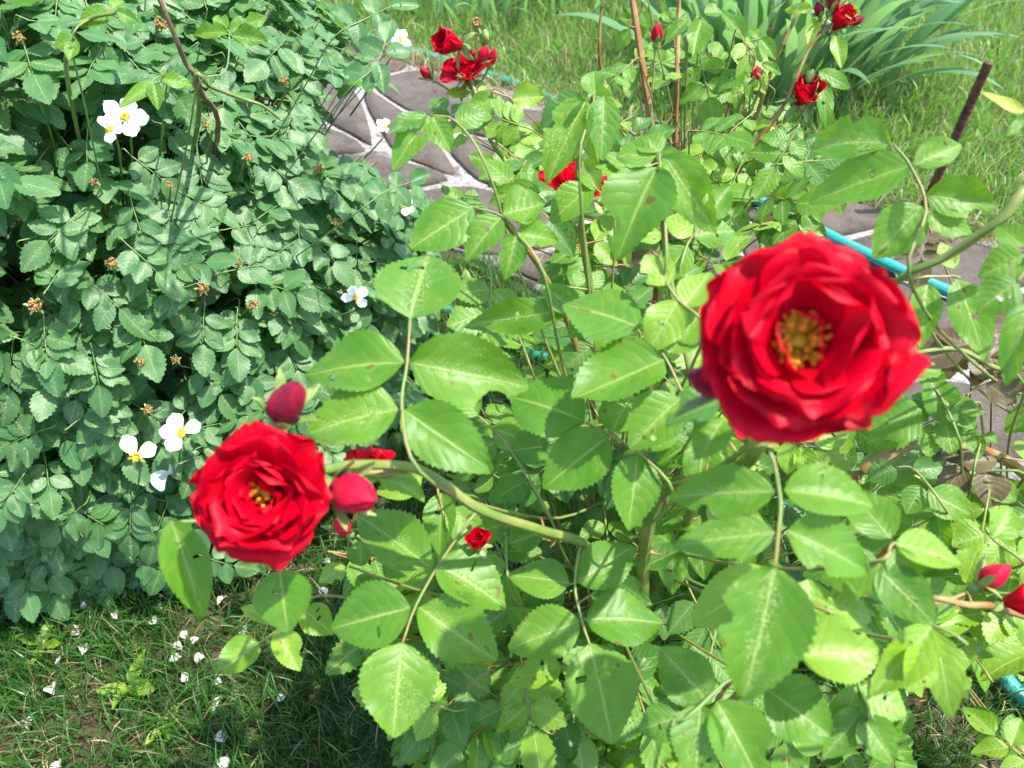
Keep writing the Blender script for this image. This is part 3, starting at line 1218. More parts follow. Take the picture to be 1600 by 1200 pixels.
# below the big bloom
hero(front, .36, [(1186, 692), (1218, 768), (1216, 835), (1211, 886)],
     [(1211, 768, 1048, 768, 78), (1225, 766, 1368, 778, 80), (1211, 832, 1054, 846, 80), (1230, 828, 1364, 884, 92), (1211, 886, 1172, 1090, 146)], tilt=0.6)
hero(front, .41, [(1300, 960), (1255, 940), (1210, 900)], [(1205, 895, 1088, 975, 96), (1250, 1024, 1378, 1012, 106), (1262, 905, 1275, 1005, 80), (1290, 940, 1365, 960, 70)], 'lime')
hero(front, .40, [(1360, 880), (1392, 852), (1400, 848)], [(1400, 850, 1505, 872, 66, 'lime'), (1392, 842, 1330, 760, 66), (1370, 885, 1462, 972, 72), (1378, 885, 1290, 900, 80), (1398, 855, 1430, 930, 50)])
hero(front, .40, [(1500, 1010), (1456, 976), (1440, 985)], [(1456, 978, 1375, 1080, 78, 'lime'), (1460, 982, 1492, 1115, 62, 'lime'), (1440, 1010, 1430, 1080, 60)], 'lime', 0.2)
hero(front, .43, [(1050, 1130), (1135, 1065), (1170, 1060)], [(1120, 1095, 1196, 1225, 92), (1195, 1075, 1298, 1150, 104), (1110, 1100, 1030, 1010, 80), (1095, 1100, 1085, 1220, 80), (1060, 1120, 1000, 1140, 60)])
hero(front, .44, [(1345, 1130), (1343, 1075), (1340, 1070)], [(1338, 1072, 1312, 1160, 62), (1344, 1072, 1420, 1112, 72, 'lime'), (1350, 1110, 1290, 1180, 60), (1345, 1120, 1400, 1190, 60)])
hero(front, .36, [(1170, 690), (1135, 650), (1126, 628)], [(1126, 628, 1040, 652, 56, 'deep'), (1130, 655, 1090, 720, 60), (1140, 645, 1205, 690, 60)])
hero(front, .50, [(1150, 720), (1120, 680), (1085, 690)], [(1085, 690, 1030, 720, 60), (1100, 690, 1092, 770, 62), (1125, 685, 1150, 750, 60)])
hero(front, .48, [(1100, 520), (1060, 470), (1040, 440)], [(1060, 470, 1016, 540, 66, 'lime'), (1070, 480, 1110, 420, 60), (1045, 445, 1008, 400, 56)], 'lime')
# by the smaller bloom
hero(front, .415, [(500, 740), (455, 830), (440, 875), (436, 892)], [(437, 890, 448, 985, 122)], tilt=0.75, twig=False)
hero(front, .415, [(470, 780), (360, 810), (290, 815), (268, 818)], [(268, 812, 318, 962, 74)], nx=0.25, tilt=0.7, twig=False)
hero(front, .56, [(500, 930), (432, 985), (405, 1005)], [(405, 1004, 342, 1052, 56), (432, 984, 468, 1044, 48), (450, 965, 375, 950, 34), (470, 950, 520, 985, 50)], 'lime')
hero(front, .55, [(600, 905), (560, 890), (545, 885)], [(540, 885, 500, 910, 44, 'lime'), (565, 885, 560, 840, 42), (590, 900, 560, 940, 44), (600, 900, 640, 870, 44)])
hero(front, .50, [(660, 735), (600, 745), (560, 740)], [(590, 745, 665, 765, 44), (600, 745, 560, 730, 36)])
# high leaves above the middle
hero(front, .50, [(1040, 420), (1034, 300), (1030, 240)], [(1027, 262, 962, 386, 108), (1037, 240, 1112, 348, 78), (1025, 245, 965, 236, 44), (1032, 238, 1000, 205, 40)])
hero(front, .56, [(905, 250), (925, 180), (928, 150)], [(916, 158, 854, 264, 64), (944, 150, 940, 240, 54), (912, 156, 842, 186, 42, 'deep'), (930, 150, 925, 105, 36)])
hero(front, .58, [(760, 260), (712, 190), (672, 180)], [(672, 181, 613, 252, 50), (676, 182, 702, 232, 40), (668, 178, 606, 210, 34, 'deep'), (712, 192, 760, 170, 40)])
hero(front, .54, [(850, 430), (810, 366), (783, 337), (740, 324)], [(740, 324, 643, 384, 84), (783, 340, 728, 398, 58), (808, 364, 872, 370, 44), (806, 368, 793, 428, 44), (785, 335, 850, 320, 50)])
hero(front, .62, [(960, 340), (928, 292), (925, 288)], [(926, 291, 860, 338, 48), (845, 300, 772, 302, 40), (935, 300, 905, 240, 36)])
hero(front, .60, [(1060, 430), (1075, 380), (1100, 350)], [(1075, 385, 1030, 440, 56), (1090, 360, 1040, 340, 50, 'lime'), (1085, 370, 1150, 350, 54), (1100, 350, 1140, 290, 46)])

# --- right bush: traced leaves
hero(right, .46, [(1420, 430), (1447, 330), (1424, 262), (1395, 225)],
     [(1420, 260, 1268, 306, 82), (1390, 224, 1268, 212, 64), (1428, 258, 1508, 216, 48), (1446, 305, 1560, 316, 64), (1441, 322, 1368, 396, 78), (1448, 335, 1524, 366, 42)], tilt=0.6)
hero(right, .50, [(1425, 448), (1480, 432), (1500, 434)], [(1495, 435, 1545, 550, 66), (1450, 442, 1440, 534, 52), (1490, 420, 1470, 380, 36, 'lime')])
hero(right, .40, [(1640, 380), (1605, 420), (1590, 440)], [(1600, 400, 1535, 428, 56), (1590, 440, 1530, 480, 60), (1612, 470, 1575, 590, 64), (1600, 385, 1560, 350, 40)], 'leaf')
hero(right, .40, [(1640, 200), (1610, 180), (1600, 176)], [(1602, 178, 1535, 140, 24, 'yellow'), (1612, 186, 1574, 212, 26, 'leaf')], 'yellow')
hero(right, .62, [(1600, 600), (1540, 560), (1505, 545)], [(1505, 545, 1432, 560, 48, 'bronze'), (1510, 540, 1456, 512, 34, 'bronze'), (1530, 556, 1580, 520, 44, 'bronze'), (1540, 560, 1520, 610, 36, 'bronze'), (1560, 580, 1620, 565, 44, 'bronze')], 'bronze')
hero(right, .64, [(1600, 740), (1530, 735), (1475, 715)], [(1475, 712, 1440, 690, 40, 'bronze'), (1500, 722, 1560, 715, 44, 'bronze'), (1505, 728, 1472, 780, 54, 'bronze'), (1540, 735, 1555, 790, 58, 'bronze'), (1470, 715, 1520, 700, 34, 'bronze')], 'bronze')
hero(right, .60, [(1500, 690), (1470, 620), (1450, 600)], [(1450, 600, 1435, 590, 30), (1455, 590, 1480, 660, 54), (1480, 620, 1525, 665, 44), (1440, 640, 1360, 670, 80), (1500, 640, 1540, 640, 30)])
hero(right, .62, [(1520, 740), (1530, 700), (1535, 680)], [(1520, 680, 1532, 712, 30), (1535, 680, 1558, 692, 22), (1525, 676, 1500, 660, 24)], 'leaf', hi=False)
hero(right, .60, [(1480, 800), (1430, 735), (1400, 730)], [(1400, 732, 1358, 745, 40, 'deep'), (1425, 735, 1475, 728, 36, 'deep'), (1440, 760, 1420, 800, 44), (1450, 770, 1520, 800, 54)])
hero(right, .56, [(1600, 880), (1560, 850), (1540, 830)], [(1540, 835, 1490, 850, 60, 'lime'), (1550, 840, 1590, 790, 56, 'lime'), (1565, 855, 1540, 900, 50, 'lime'), (1590, 870, 1640, 850, 50, 'lime')], 'lime')

# --- rear bush: traced leaves
hero(rear, .95, [(1180, 95), (1165, 68), (1190, 60)], [(1164, 65, 1124, 6, 32), (1186, 60, 1172, 42, 18), (1188, 60, 1212, 88, 24), (1160, 72, 1165, 105, 34)])
hero(rear, .95, [(1190, 130), (1170, 112), (1160, 110)], [(1165, 110, 1120, 130, 26), (1190, 100, 1222, 110, 16), (1175, 120, 1170, 150, 22)])
hero(rear, .92, [(1290, 60), (1300, 40), (1305, 30)], [(1305, 55, 1315, 106, 27, 'lime'), (1270, 14, 1228, 12, 16, 'lime'), (1275, 30, 1262, 70, 20, 'lime'), (1320, 15, 1345, 25, 24, 'lime')], 'lime')
hero(rear, .95, [(1270, 150), (1280, 118), (1278, 112)], [(1278, 112, 1330, 130, 24), (1285, 125, 1295, 190, 30), (1265, 112, 1240, 105, 16)])
hero(rear, .95, [(1215, 200), (1228, 205), (1225, 195)], [(1208, 196, 1222, 246, 22, 'yellow'), (1205, 194, 1168, 196, 14, 'lime'), (1230, 190, 1250, 230, 34), (1150, 210, 1175, 262, 36), (1135, 215, 1140, 255, 30)])
hero(rear, .95, [(1075, 60), (1080, 40), (1090, 25)], [(1095, 30, 1082, 90, 34), (1100, 20, 1130, 15, 24), (1075, 30, 1040, 60, 22)])
hero(rear, .88, [(770, 150), (790, 150), (800, 155)], [(775, 150, 720, 180, 30), (800, 155, 850, 150, 34, 'lime'), (790, 165, 805, 200, 30), (770, 170, 740, 200, 26)], 'leaf')

# --- sprays of the white rose bush that stand out of its mass
hero(wbush, .62, [(112, 66), (140, 30), (182, 20)], [(178, 20, 122, 32, 30), (182, 18, 214, 32, 22), (175, 15, 192, -4, 20), (120, 60, 85, 70, 26), (118, 62, 108, 95, 26)], 'leaf')
hero(wbush, .64, [(312, 130), (352, 112), (359, 50)], [(358, 48, 416, 28, 32), (358, 52, 300, 45, 24), (361, 56, 418, 66, 26), (355, 45, 335, 20, 22)], 'leaf')
hero(wbush, .76, [(262, 110), (250, 126), (245, 130)], [(244, 128, 186, 164, 30), (240, 130, 246, 166, 26), (252, 124, 300, 128, 24)], 'leaf')
hero(wbush, .84, [(545, 140), (585, 105), (602, 66)], [(602, 66, 612, 24, 30), (598, 84, 560, 60, 28), (604, 84, 642, 74, 24), (588, 104, 570, 140, 28), (592, 100, 600, 140, 26), (570, 118, 535, 104, 28)], 'white')
hero(wbush, .86, [(520, 60), (570, 30), (610, 10)], [(610, 10, 655, 2, 26), (590, 20, 600, 50, 26), (585, 22, 575, -14, 26), (560, 36, 560, 70, 28), (552, 38, 530, 4, 28)], 'white')
hero(wbush, .86, [(560, 330), (600, 300), (640, 285)], [(640, 285, 672, 268, 26), (620, 292, 618, 262, 24), (622, 295, 640, 320, 24), (595, 305, 580, 275, 26), (598, 310, 602, 345, 26)], 'white')
hero(rear, .92, [(1260, 300), (1248, 318), (1240, 322)], [(1240, 322, 1176, 346, 24, 'bronze'), (1246, 316, 1280, 340, 22)], 'leaf')
hero(rear, .90, [(930, 440), (950, 415), (955, 412)], [(1040, 398, 955, 412, 30, 'bronze'), (930, 430, 880, 400, 34, 'lime')], 'leaf')

# --- stems
def px_stem(bush, q, r0, r1, mat, thorns=0, seed=0, root=None):
    pts = [P(*t) for t in q]
    if root is not None:
        pts.append(root)
    return stem(bush, pts, r0, r1, M[mat], thorns, seed)


px_stem(wbush, [(236, -40, .66), (250, 0, .66), (270, 48, .68), (290, 98, .71), (312, 140, .75), (330, 260, .95)], .0018, .0034, 'wood', 6, 51, WB)
px_stem(wbush, [(440, 188, .80), (410, 165, .78), (380, 155, .77), (330, 136, .74), (304, 124, .73), (300, 240, .92)], .0014, .0030, 'stem', 4, 52, WB)
px_stem(wbush, [(182, 20, .62), (140, 30, .62), (112, 66, .64), (120, 200, .82)], .0014, .0026, 'stem', 3, 53, WB)


froot = FB
px_stem(front, [(500, 735, .40), (565, 726, .42), (660, 736, .45), (752, 797, .47), (850, 830, .51), (912, 850, .55), (975, 905, .62), (985, 1010, .78)], .0026, .0046, 'stem', 6, 1, froot + Vector((-.01, 0, 0)))
px_stem(front, [(1230, 560, .315), (1195, 680, .36), (1140, 740, .44), (1034, 770, .54), (1004, 880, .60), (995, 1000, .74)], .0028, .0075, 'stem', 14, 2, froot + Vector((.01, .01, 0)))
px_stem(front, [(928, 150, .57), (905, 240, .62), (910, 370, .70), (940, 560, .78), (960, 800, .90)], .0022, .0050, 'stem', 10, 3, froot + Vector((0, .02, 0)))
px_stem(front, [(1034, 300, .52), (1045, 430, .56), (1090, 660, .56), (1060, 850, .66)], .0022, .0045, 'stem', 8, 4, froot + Vector((.02, 0, 0)))
px_stem(front, [(780, 335, .55), (850, 430, .60), (905, 560, .68), (950, 800, .85)], .0020, .0040, 'redstem', 8, 5, froot + Vector((-.02, .01, 0)))
px_stem(front, [(1400, 850, .41), (1330, 910, .46), (1180, 1060, .56), (1080, 1120, .72)], .0020, .0045, 'redstem', 6, 6, froot + Vector((.03, 0, 0)))
px_stem(front, [(860, 810, .61), (800, 705, .61), (748, 650, .60)], .0018, .0010, 'stem', 3, 7)
px_stem(front, [(1220, 960, .48), (1150, 1055, .52), (1050, 1130, .60)], .0016, .0026, 'redstem', 4, 8, froot + Vector((.0, -.02, 0)))
px_stem(rear, [(728, 110, .90), (745, 150, .90), (768, 222, .90), (850, 322, .92), (905, 388, .94), (960, 470, 1.0)], .0020, .0040, 'stem', 10, 11, RB)
px_stem(rear, [(975, -60, .98), (988, 0, .99), (1002, 90, 1.01), (1017, 192, 1.04), (1030, 330, 1.12)], .0038, .0060, 'cane', 24, 12, RB + Vector((-.01, 0, 0)))
px_stem(rear, [(1062, -40, 1.0), (1060, 30, 1.02), (1056, 180, 1.06), (1050, 330, 1.14)], .0028, .0048, 'cane', 16, 13, RB + Vector((.02, 0, 0)))
px_stem(rear, [(1300, 40, .92), (1268, 70, .93), (1245, 120, .94), (1222, 170, .96), (1150, 270, 1.0), (1080, 420, 1.12)], .0016, .0040, 'redstem', 10, 14, RB + Vector((.03, .0, 0)))
px_stem(rear, [(1255, 0, .94), (1228, 60, .95), (1205, 110, .97), (1175, 200, 1.0), (1120, 320, 1.08)], .0020, .0040, 'redstem', 10, 15, RB + Vector((.02, .02, 0)))
px_stem(rear, [(1140, 160, .96), (1122, 240, 1.0), (1100, 340, 1.06)], .0020, .0036, 'wood', 8, 16, RB + Vector((.03, -.02, 0)))
px_stem(rear, [(940, 10, .95), (936, 70, .97), (942, 120, 1.0), (975, 240, 1.06)], .0016, .0034, 'redstem', 6, 17, RB + Vector((0, .03, 0)))
px_stem(right, [(1330, 520, .52), (1400, 440, .46), (1480, 400, .44), (1560, 345, .42), (1620, 290, .42), (1720, 330, .46), (1740, 600, .60)], .0020, .0040, 'stem', 4, 21, GB + Vector((.12, 0, 0)))
px_stem(right, [(1425, 552, .56), (1490, 545, .58), (1545, 570, .60), (1620, 620, .64), (1660, 800, .78)], .0016, .0030, 'stem', 3, 22, GB + Vector((.06, 0, 0)))
px_stem(right, [(1250, 830, .74), (1320, 760, .64), (1380, 715, .62), (1470, 690, .64), (1600, 740, .70), (1650, 860, .84)], .0046, .0050, 'redstem', 16, 23, GB + Vector((.05, .02, 0)))
px_stem(right, [(1400, 960, .50), (1450, 935, .45), (1510, 945, .45), (1560, 950, .46), (1640, 990, .52), (1620, 1060, .70)], .0016, .0030, 'redstem', 3, 24, GB + Vector((.02, -.02, 0)))

# --- blooms
c1 = P(1254, 530, .285)
ax1 = ((CAM - c1).normalized() + UP * 0.12 + Vector((0.16, 0, 0))).normalized()
BIG = [(7, .047, .058, 30, 8, .30, .060, 26, -.005), (6, .045, .056, 42, 22, .38, .070, 30, -.002),
       (6, .041, .052, 52, 36, .46, .080, 34, .000), (5, .035, .046, 56, 44, .5, .09, 36, .001), (2, .027, .034, 60, 104, .5, .12, 40, .001)]
flower(front, 'rose_flower', c1 - ax1 * 0.012, ax1, BIG, 3, 'red', 0.89, (150, .0120, .0150, 1, M['anther_r'], .00085, .0032), 0.4, (.006, .024, -.4))
c2 = P(408, 772, .372)
ax2 = ((CAM - c2).normalized() + UP * 0.1 + Vector((-0.25, -0.1, -0.1))).normalized()
MED = [(6, .039, .048, 34, 12, .35, .08, 30, -.003), (6, .037, .044, 50, 32, .45, .09, 30, .0),
       (6, .033, .040, 60, 48, .55, .10, 30, .001), (5, .028, .034, 66, 60, .65, .12, 34, .001), (4, .020, .024, 68, 90, .8, .15, 40, .001)]
flower(front, 'rose_flower', c2 - ax2 * 0.012, ax2, MED, 9, 'red', 0.93, (40, .007, .014, 2, M['anther_r'], .0009, .003), 0.0, (.006, .024, -.2))
SMALL = [(5, .026, .026, 40, 22, .4, .07, 15, 0), (4, .022, .020, 60, 55, .6, .08, 10, 0), (3, .016, .014, 75, 80, .9, .1, 0, 0)]
CUP = [(5, .028, .026, 62, 74, .7, .05, 20, 0), (4, .025, .022, 74, 88, .9, .05, 12, 0), (3, .020, .016, 84, 98, 1.0, .05, 0, 0)]


def small_flower(bush, px, py, d, ax, wh, seed, sc, spin=0):
    p = P(px, py, d)
    a = (ax + (CAM - p).normalized() * 0.3).normalized()
    flower(bush, 'rose_flower', p - a * 0.012 * sc, a, wh, seed, 'red', sc, None, spin, (.0045, .022, -.1))


small_flower(rear, 728, 106, .90, Vector((-.3, .1, .9)), SMALL, 21, 1.35)
small_flower(rear, 704, 66, .88, Vector((-.9, -.1, .4)), CUP, 22, 1.2)
small_flower(rear, 1256, 146, .95, Vector((.2, -.1, .9)), CUP, 23, 1.35)
small_flower(rear, 1313, 32, .92, Vector((.5, -.1, .8)), CUP, 24, 1.05)
small_flower(front, 902, 284, .66, Vector((.1, .2, .9)), SMALL, 25, 1.35)
small_flower(front, 580, 722, .56, Vector((-.1, .4, .8)), SMALL, 26, 0.8)
small_flower(front, 745, 846, .52, Vector((.0, .2, .9)), CUP, 27, 0.55)
small_flower(front, 1590, 940, .45, Vector((.9, -.1, .3)), CUP, 28, 0.62)


def buds(bush, px, py, d, ax, r, seed, mat='budred', op=0.5, root=None):
    p = P(px, py, d)
    ax = Vector(ax).normalized()
    bud(bush, p - ax * r, ax, r, seed, mat, op)
    if root:
        q = P(*root)
        stem(bush, [p - ax * r * 1.8, (p - ax * r * 4).lerp(q, 0.4), q], .0011, .0016, M['redstem'] if seed % 2 else M['rach'], 0, seed, 'flower_stalk', 4)


buds(front, 543, 770, .395, (.75, -.5, .35), .0105, 31, 'budred', .6, (640, 735, .45))
buds(front, 446, 638, .40, (.5, .1, .85), .0095, 32, 'darkred', .8, (520, 735, .42))
buds(front, 1118, 597, .31, (-.7, -.3, .5), .0080, 33, 'darkred', .6, (1190, 670, .36))
buds(front, 537, 825, .52, (-.3, -.1, .9), .0060, 34, 'budred', .5, (600, 860, .58))
buds(front, 1545, 905, .46, (.6, .2, .7), .0070, 35, 'budred', .4, (1440, 940, .44))
buds(rear, 669, 117, .90, (-.7, 0, .7), .0062, 36, 'budred', .4, (728, 150, .90))
buds(rear, 757, 62, .91, (.1, .1, .9), .0060, 37, 'calyx', .1, (742, 120, .90))
buds(rear, 768, 92, .90, (.3, -.1, .9), .0062, 38, 'budred', .2, (745, 135, .90))
buds(rear, 752, 88, .89, (.5, -.1, .7), .0070, 39, 'budred', .3, (745, 140, .90))
buds(rear, 1180, 120, .95, (.1, 0, 1), .0062, 40, 'budred', .3, (1172, 180, .98))
buds(rear, 1280, 18, .92, (-.4, 0, .9), .0060, 41, 'darkred', .5, (1268, 68, .93))
buds(rear, 1335, 34, .92, (.8, 0, .5), .0060, 42, 'darkred', .5, (1278, 62, .93))
buds(rear, 1302, 4, .91, (.1, 0, 1), .0080, 43, 'darkred', .5, (1275, 62, .93))
buds(rear, 1264, 122, .94, (.1, -.1, 1), .0058, 44, 'calyx', .1, (1245, 150, .95))
buds(rear, 1301, 238, .95, (.4, .1, .8), .0055, 45, 'darkred', .3, (1240, 300, 1.0))
buds(rear, 1026, 56, 1.0, (.0, .1, 1), .0080, 46, 'budred', .1, (1020, 150, 1.03))
buds(front, 728, 440, .70, (.0, .1, 1), .0060, 47, 'calyx', .1, (722, 510, .74))
buds(front, 710, 452, .71, (-.1, .1, 1), .0050, 48, 'calyx', .1, (722, 510, .74))
buds(rear, 792, 222, .88, (-.1, .1, 1), .0052, 49, 'calyx', .1, (810, 270, .92))
for k, (px, py, d, b_) in enumerate(((744, 40, .90, rear), (1245, 152, .95, rear), (720, 122, .89, rear))):
    spent(b_, P(px, py, d), Vector((.1, -.2, 1)), .005 if k == 0 else .0032, 700 + k)
    stem(b_, [P(px, py, d) - UP * .006, P(744, 110, .90) if k != 1 else P(1235, 165, .96)], .0012, .0014, M['redstem'], 0, k, 'flower_stalk')


# --- filling leaves around the canes
GAPS = [(745, 846, 38), (640, 210, 110), (560, 150, 90), (600, 275, 70), (700, 250, 75), (800, 415, 75), (900, 270, 45), (690, 490, 45), (830, 130, 40), (620, 110, 80),
        (1340, 330, 45), (1500, 450, 70), (1580, 480, 50), (1550, 640, 75), (1480, 600, 40), (1420, 130, 130), (1500, 1180, 60), (1560, 1080, 50), (560, 1120, 70), (880, 60, 90)]


def fill(bush, n, poly, dr, size, mats, seed, up=0.55, nl=(5, 5, 7), stuff=None, gaps=True, pull=0.5):
    rs = random.Random(seed)
    xs, ys = [p[0] for p in poly], [p[1] for p in poly]
    cnt = 0
    tries = 0
    base = W[bush].translation
    while cnt < n and tries < n * 60:
        tries += 1
        px, py = rs.uniform(min(xs), max(xs)), rs.uniform(min(ys), max(ys))
        if not inside(poly, px, py):
            continue
        if gaps and any((px - a) ** 2 + (py - b) ** 2 < r * r for a, b, r in GAPS):
            continue
        d = rs.uniform(*dr)
        p = P(px, py, d)
        if p.z < 0.05:
            continue
        s = rs.uniform(*size)
        out = Vector((p.x - base.x, p.y - base.y, 0)).normalized()
        nn = (UP * up + (CAM - p).normalized() * (1 - up) + Vector((rs.gauss(0, .28), rs.gauss(0, .28), 0))).normalized()
        h = out * 0.7 + Vector((rs.gauss(0, .9), rs.gauss(0, .9), rs.gauss(0, .25)))
        dd = (h - nn * h.dot(nn)).normalized()
        p0 = p - dd * s * 0.55
        pts, ms = compound(p0, dd, nn, s, rs.choice(nl), rs, 1.0)
        tip = min(proj(m.translation)[2] for m in ms)
        if tip < dr[0] - 0.06:
            continue
        # a twig back towards the canes
        ax = base + UP * max(0.05, p0.z - 0.16 - 0.1 * rs.random())
        q = p0.lerp(ax, 0.35) - UP * 0.03
        pts = [ax - UP * 0.05, q.lerp(ax, 0.45) - UP * 0.03, p0.lerp(q, 0.8)] + [p0.lerp(q, 0.3)] + pts
        mt = rs.choice(mats)
        if stuff is not None:
            stuff.append((pts, ms, mt))
        else:
            leaf_object(bush, pts, ms, mt, rs, s > 0.085, 'rach' if rs.random() < .7 else 'redstem', 0.0010, BUD[bush], split=BUD[bush].leaflet > 8)
        cnt += 1


def stuff_leaves(bush, items, seed):
    rs = random.Random(seed)
    a = Acc()
    names = sorted({m for _, _, m in items})
    b = W[bush].translation
    for pts, ms, m in items:
        V, F, U = tube([p - b for p in pts], .001, .0006, 4)
        a.add(V, F, U, rs.random(), 0)
        for q in ms:
            V, F, U = LO[rs.randrange(len(LO))]
            a.add(xf(V, Matrix.Translation(-b) @ q), F, U, rs.random(), 1 + names.index(m))
    o = place('foliage', a.mesh('foliage', [M['rach']] + [M[k] for k in names]), bush, Matrix.Translation(b))
    o['kind'] = 'stuff'


main_poly = [(720, 470), (860, 440), (1080, 430), (1420, 560), (1440, 760), (1420, 1200), (1000, 1240), (720, 1230), (560, 1000), (600, 860), (690, 780), (760, 640)]
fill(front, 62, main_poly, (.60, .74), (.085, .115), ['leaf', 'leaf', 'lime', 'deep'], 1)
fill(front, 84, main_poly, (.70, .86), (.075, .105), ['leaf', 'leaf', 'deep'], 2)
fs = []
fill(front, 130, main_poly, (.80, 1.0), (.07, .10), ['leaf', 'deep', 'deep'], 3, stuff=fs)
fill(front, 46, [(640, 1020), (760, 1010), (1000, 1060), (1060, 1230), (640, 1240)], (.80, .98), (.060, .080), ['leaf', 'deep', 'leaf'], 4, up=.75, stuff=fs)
stuff_leaves(front, fs, 1)
fill(rear, 62, [(650, 330), (760, 230), (900, 180), (1000, 160), (1130, 130), (1250, 200), (1310, 290), (1200, 430), (1080, 460), (900, 450), (700, 440)], (.78, 1.08), (.075, .105), ['leaf', 'leaf', 'lime', 'deep'], 5)
fill(rear, 13, [(900, 40), (960, 0), (1110, 0), (1220, 60), (1190, 170), (1050, 170), (930, 160)], (.92, 1.10), (.06, .09), ['leaf', 'lime'], 6)
fill(rear, 6, [(640, 110), (830, 140), (860, 260), (740, 300), (650, 200)], (.85, .98), (.055, .085), ['leaf', 'lime'], 16, gaps=False)
fill(right, 22, [(1380, 760), (1600, 700), (1680, 700), (1680, 1060), (1520, 1060), (1400, 960)], (.60, .80), (.075, .10), ['lime', 'lime', 'leaf'], 7, gaps=False)
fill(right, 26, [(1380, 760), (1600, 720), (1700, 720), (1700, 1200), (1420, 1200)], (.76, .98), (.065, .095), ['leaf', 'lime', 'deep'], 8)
fill(right, 8, [(1420, 380), (1600, 380), (1640, 640), (1440, 700)], (.60, .80), (.07, .09), ['leaf', 'bronze'], 9)

# ------------------------------------------------------------------ OTHER THINGS
# rusty reinforcing bar pushed into the lawn at the far edge of the path
tp = P(1545, 98, 1.55)
bar = Vector((tp.x, tp.y, 0))
a = Acc()
n = 150
pts = [Vector((0, 0, -0.03 + (tp.z + 0.03) * i / n)) for i in range(n + 1)]
V, F, U = tube(pts, 0.0092, 0.0092, 14)
for i in range(n + 1):
    for k in range(15):
        j = i * 15 + k
        z = V[j][2]
        an = 2 * math.pi * k / 14
        f = ((z / 0.013) + (an / math.pi if an < math.pi else (2 - an / math.pi))) % 1.0
        g = 1.0 + (0.16 if f < 0.32 else 0.0) + (0.08 if k in (0, 7, 14) else 0)
        V[j][0] *= g
        V[j][1] *= g
a.add(V, F, U)
me = a.mesh('steel_bar', [M['rust']])
thing('steel_bar', 'rusty ribbed steel bar standing upright in the lawn at the path edge', 'steel bar', bar, None, me)


def hose(label, pts):
    sp = smooth_path(pts, 12)
    o = sp[0].copy()
    V, F, U = tube([p - o for p in sp], 0.0125, 0.0125, 14)
    me = quads('hose', V, F, U, None, [M['hose']])
    t = thing('garden_hose', label, 'hose', o, None, me)


hz = 0.035
hose('teal garden hose lying along the far edge of the path', [G(300, -20, .012), G(480, 30, .012), G(650, 80, .012), G(720, 102, .012), G(790, 126, .013), G(830, 140, .013), G(930, 190, .02), G(1060, 260, hz), G(1150, 300, hz + .002), G(1205, 322, hz + .002), G(1330, 385, hz + .002), G(1460, 446, hz + .002), G(1575, 492, hz + .002), G(1720, 560, hz + .002), G(1900, 640, hz)])
hose('teal garden hose in the front lawn under the red rose bush', [G(380, 300, .012), G(480, 355, .012), G(585, 410, .012), G(700, 485, .012), G(760, 515, .012), G(828, 548, .012), G(1000, 640, .012), G(1200, 780, .012), G(1400, 920, .012), G(1520, 1012, .012), G(1600, 1095, .012), G(1750, 1240, .012)])


# iris clump behind the path
def sword(L, w, bend, seed):
    rs = random.Random(seed)
    V, U = [], []
    n = 12
    a = 0.0
    y = z = 0.0
    for i in range(n + 1):
        t = i / n
        hw = w / 2 * (0.75 + 0.25 * math.sin(t * 3.0)) * (1 - max(0, (t - 0.55) / 0.45) ** 1.8) + 0.0004
        for c in (-1, -0.4, 0, 0.4, 1):
            V.append((hw * c, y - 0.10 * hw * (1 - abs(c)), z))
            U.append((t, 0.5 + 0.5 * c))
        a = bend * t ** 1.6
        y += math.sin(a) * L / n
        z += math.cos(a) * L / n
    F = []
    for i in range(n):
        for j in range(4):
            b = i * 5 + j
            F.append((b, b + 1, b + 6, b + 5))
    return quads('sword_leaf', V, F, U, np.full(len(V), rs.random()), [M['iris']])


def sword_clump(name, label, cat, c, n, L, w, spread, seed, group=None):
    rs = random.Random(seed)
    t = thing(name, label, cat, c, group)
    shapes = [sword(L * rs.uniform(0.7, 1.15), w * rs.uniform(0.75, 1.2), rs.uniform(0.2, 1.5), seed * 10 + k) for k in range(14)]
    for k in range(n):
        an = rs.random() * 6.283
        q = math.sqrt(rs.random()) * spread
        p = c + Vector((math.cos(an) * q, math.sin(an) * q * 0.7, -0.01))
        tilt = rs.uniform(0.05, 0.80) * (0.35 + 0.65 * q / spread)
        m = Matrix.Translation(p) @ Matrix.Rotation(an + rs.uniform(-.7, .7) - math.pi / 2, 4, 'Z') @ Matrix.Rotation(-tilt, 4, 'X') @ Matrix.Rotation(rs.uniform(-.6, .6), 4, 'Z')
        place('leaf', shapes[k % 14], t, m)
    return t


sword_clump('iris_clump', 'clump of broad grey-green iris leaves behind the red roses', 'iris', G(1215, 118), 150, 0.45, 0.040, 0.34, 4)
sword_clump('daylily_clump', 'dark clump of long arching leaves at the far side of the lawn', 'daylily', G(740, 8), 130, 0.26, 0.015, 0.36, 6)
sword_clump('daylily_clump', 'low tuft of narrow arching leaves between lawn and iris', 'daylily', G(905, 4), 80, 0.24, 0.014, 0.26, 7)


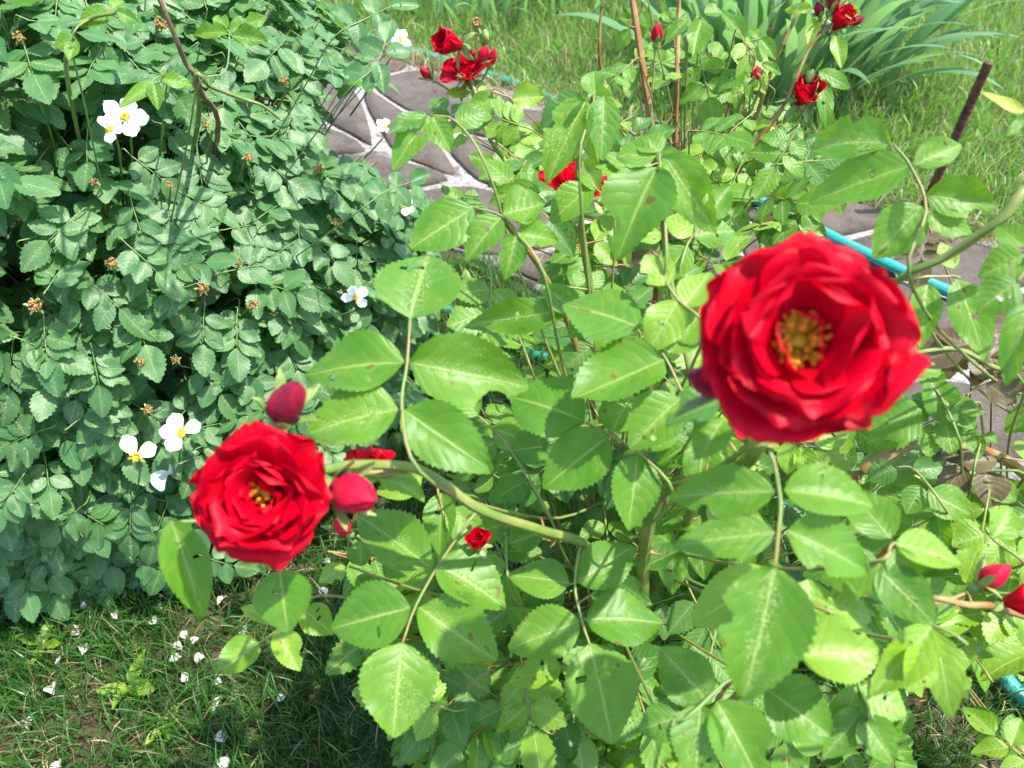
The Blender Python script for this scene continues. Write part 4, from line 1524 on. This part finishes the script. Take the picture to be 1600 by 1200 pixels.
# tall grass stalks with pale seed heads
def seed_stalk(p, h, lean, seed):
    rs = random.Random(seed)
    a = Acc()
    pts = smooth_path([Vector((0, 0, 0)), Vector((lean * .25, 0, h * .5)), Vector((lean, -.02, h))], 8)
    V, F, U = tube(pts, .0014, .0007, 5)
    a.add(V, F, U, .3)
    st = place_thing = thing('seed_grass', 'thin grass stalk with a pale seed head in front of the iris', 'grass stalk', p, 'grass stalks with seed heads', a.mesh('stalk', [M['dry']]))
    a = Acc()
    for k in range(26):
        t = 0.72 + 0.28 * k / 25
        q = pts[min(len(pts) - 1, int(t * (len(pts) - 1)))]
        V, F = blob((q.x + rs.uniform(-.004, .004), q.y + rs.uniform(-.004, .004), q.z + rs.uniform(-.006, .006)), .0019, 2.6, 5, 3)
        a.add(V, F, None, rs.random())
    sh = a.mesh('seed_head', [M['dry']])
    place('seed_head', sh, st, Matrix.Translation(p))


for k, (px, py, h, l) in enumerate(((1442, 112, .36, -.12), (1350, 140, .22, .03), (1462, 100, .30, -.10), (1250, 200, .24, .05), (1300, 170, .20, .06))):
    seed_stalk(G(px, py), h, l, k)


# white petals fallen on the lawn
def petal_thing(p, s, seed, label, group, ax=None, mat='fallen'):
    rs = random.Random(seed)
    V, F, U = petal_arrays(s, s * 1.0, R(rs.uniform(0, 40)), R(rs.uniform(-40, 90)), rs.uniform(.2, 1.3), .14, 0, seed, 8, 8, 0.0)
    V = V - V.mean(0)
    me = quads('petal', V, F, U, np.full(len(V), rs.random()), [M[mat]])
    o = thing('fallen_petal', label, 'petal', p, group, me)
    o.rotation_euler = (rs.gauss(0, .35) if ax is None else ax[0], rs.gauss(0, .35) if ax is None else ax[1], rs.random() * 6.28)


fp = [(197, 930), (14, 925), (38, 960), (88, 945), (134, 945), (240, 970), (302, 944), (346, 937), (248, 922), (288, 992), (305, 1000), (132, 1014), (91, 1032), (217, 1030), (273, 1028), (278, 1010),
      (248, 948), (83, 1074), (290, 1058), (339, 1066), (333, 1107), (342, 1094), (438, 1091), (40, 1140), (345, 1151), (92, 1195), (43, 1128), (345, 1196), (505, 925), (510, 878), (600, 700), (120, 985), (312, 1030), (180, 960), (380, 985)]
for k, (px, py) in enumerate(fp):
    petal_thing(G(px, py, 0.020), 0.012 + 0.006 * (k * 37 % 10) / 10, 900 + k, 'small white rose petal fallen on the front lawn', 'fallen petals on the lawn')
s0 = wsurf(256, 748)
petal_thing(CAM + (s0 - CAM) * 0.96, 0.034, 990, 'large white petal resting on the leaves of the white rose bush', None, (-0.5, 0.1), 'whitep')


# broad weed leaves in the lawn
def weed(p, n, L, seed, label):
    rs = random.Random(seed)
    t = thing('weed', label, 'weed', p)
    for k in range(n):
        an = 6.283 * k / n + rs.uniform(-.4, .4)
        d = Vector((math.cos(an), math.sin(an), rs.uniform(.15, .5)))
        l = L * rs.uniform(.7, 1.1)
        place('leaf', lom(rs.randrange(10), 'lime'), t, frame(p + Vector((0, 0, .012)), d, UP, l * .6, l, l))


weed(G(205, 1078), 4, .055, 1, 'small rosette of broad weed leaves among the fallen petals')
weed(G(262, 1140), 5, .030, 2, 'tiny weed with rounded leaves in bare patch of front lawn')
weed(G(75, 1012), 4, .040, 3, 'pale weed leaves in the lawn below the white rose bush')
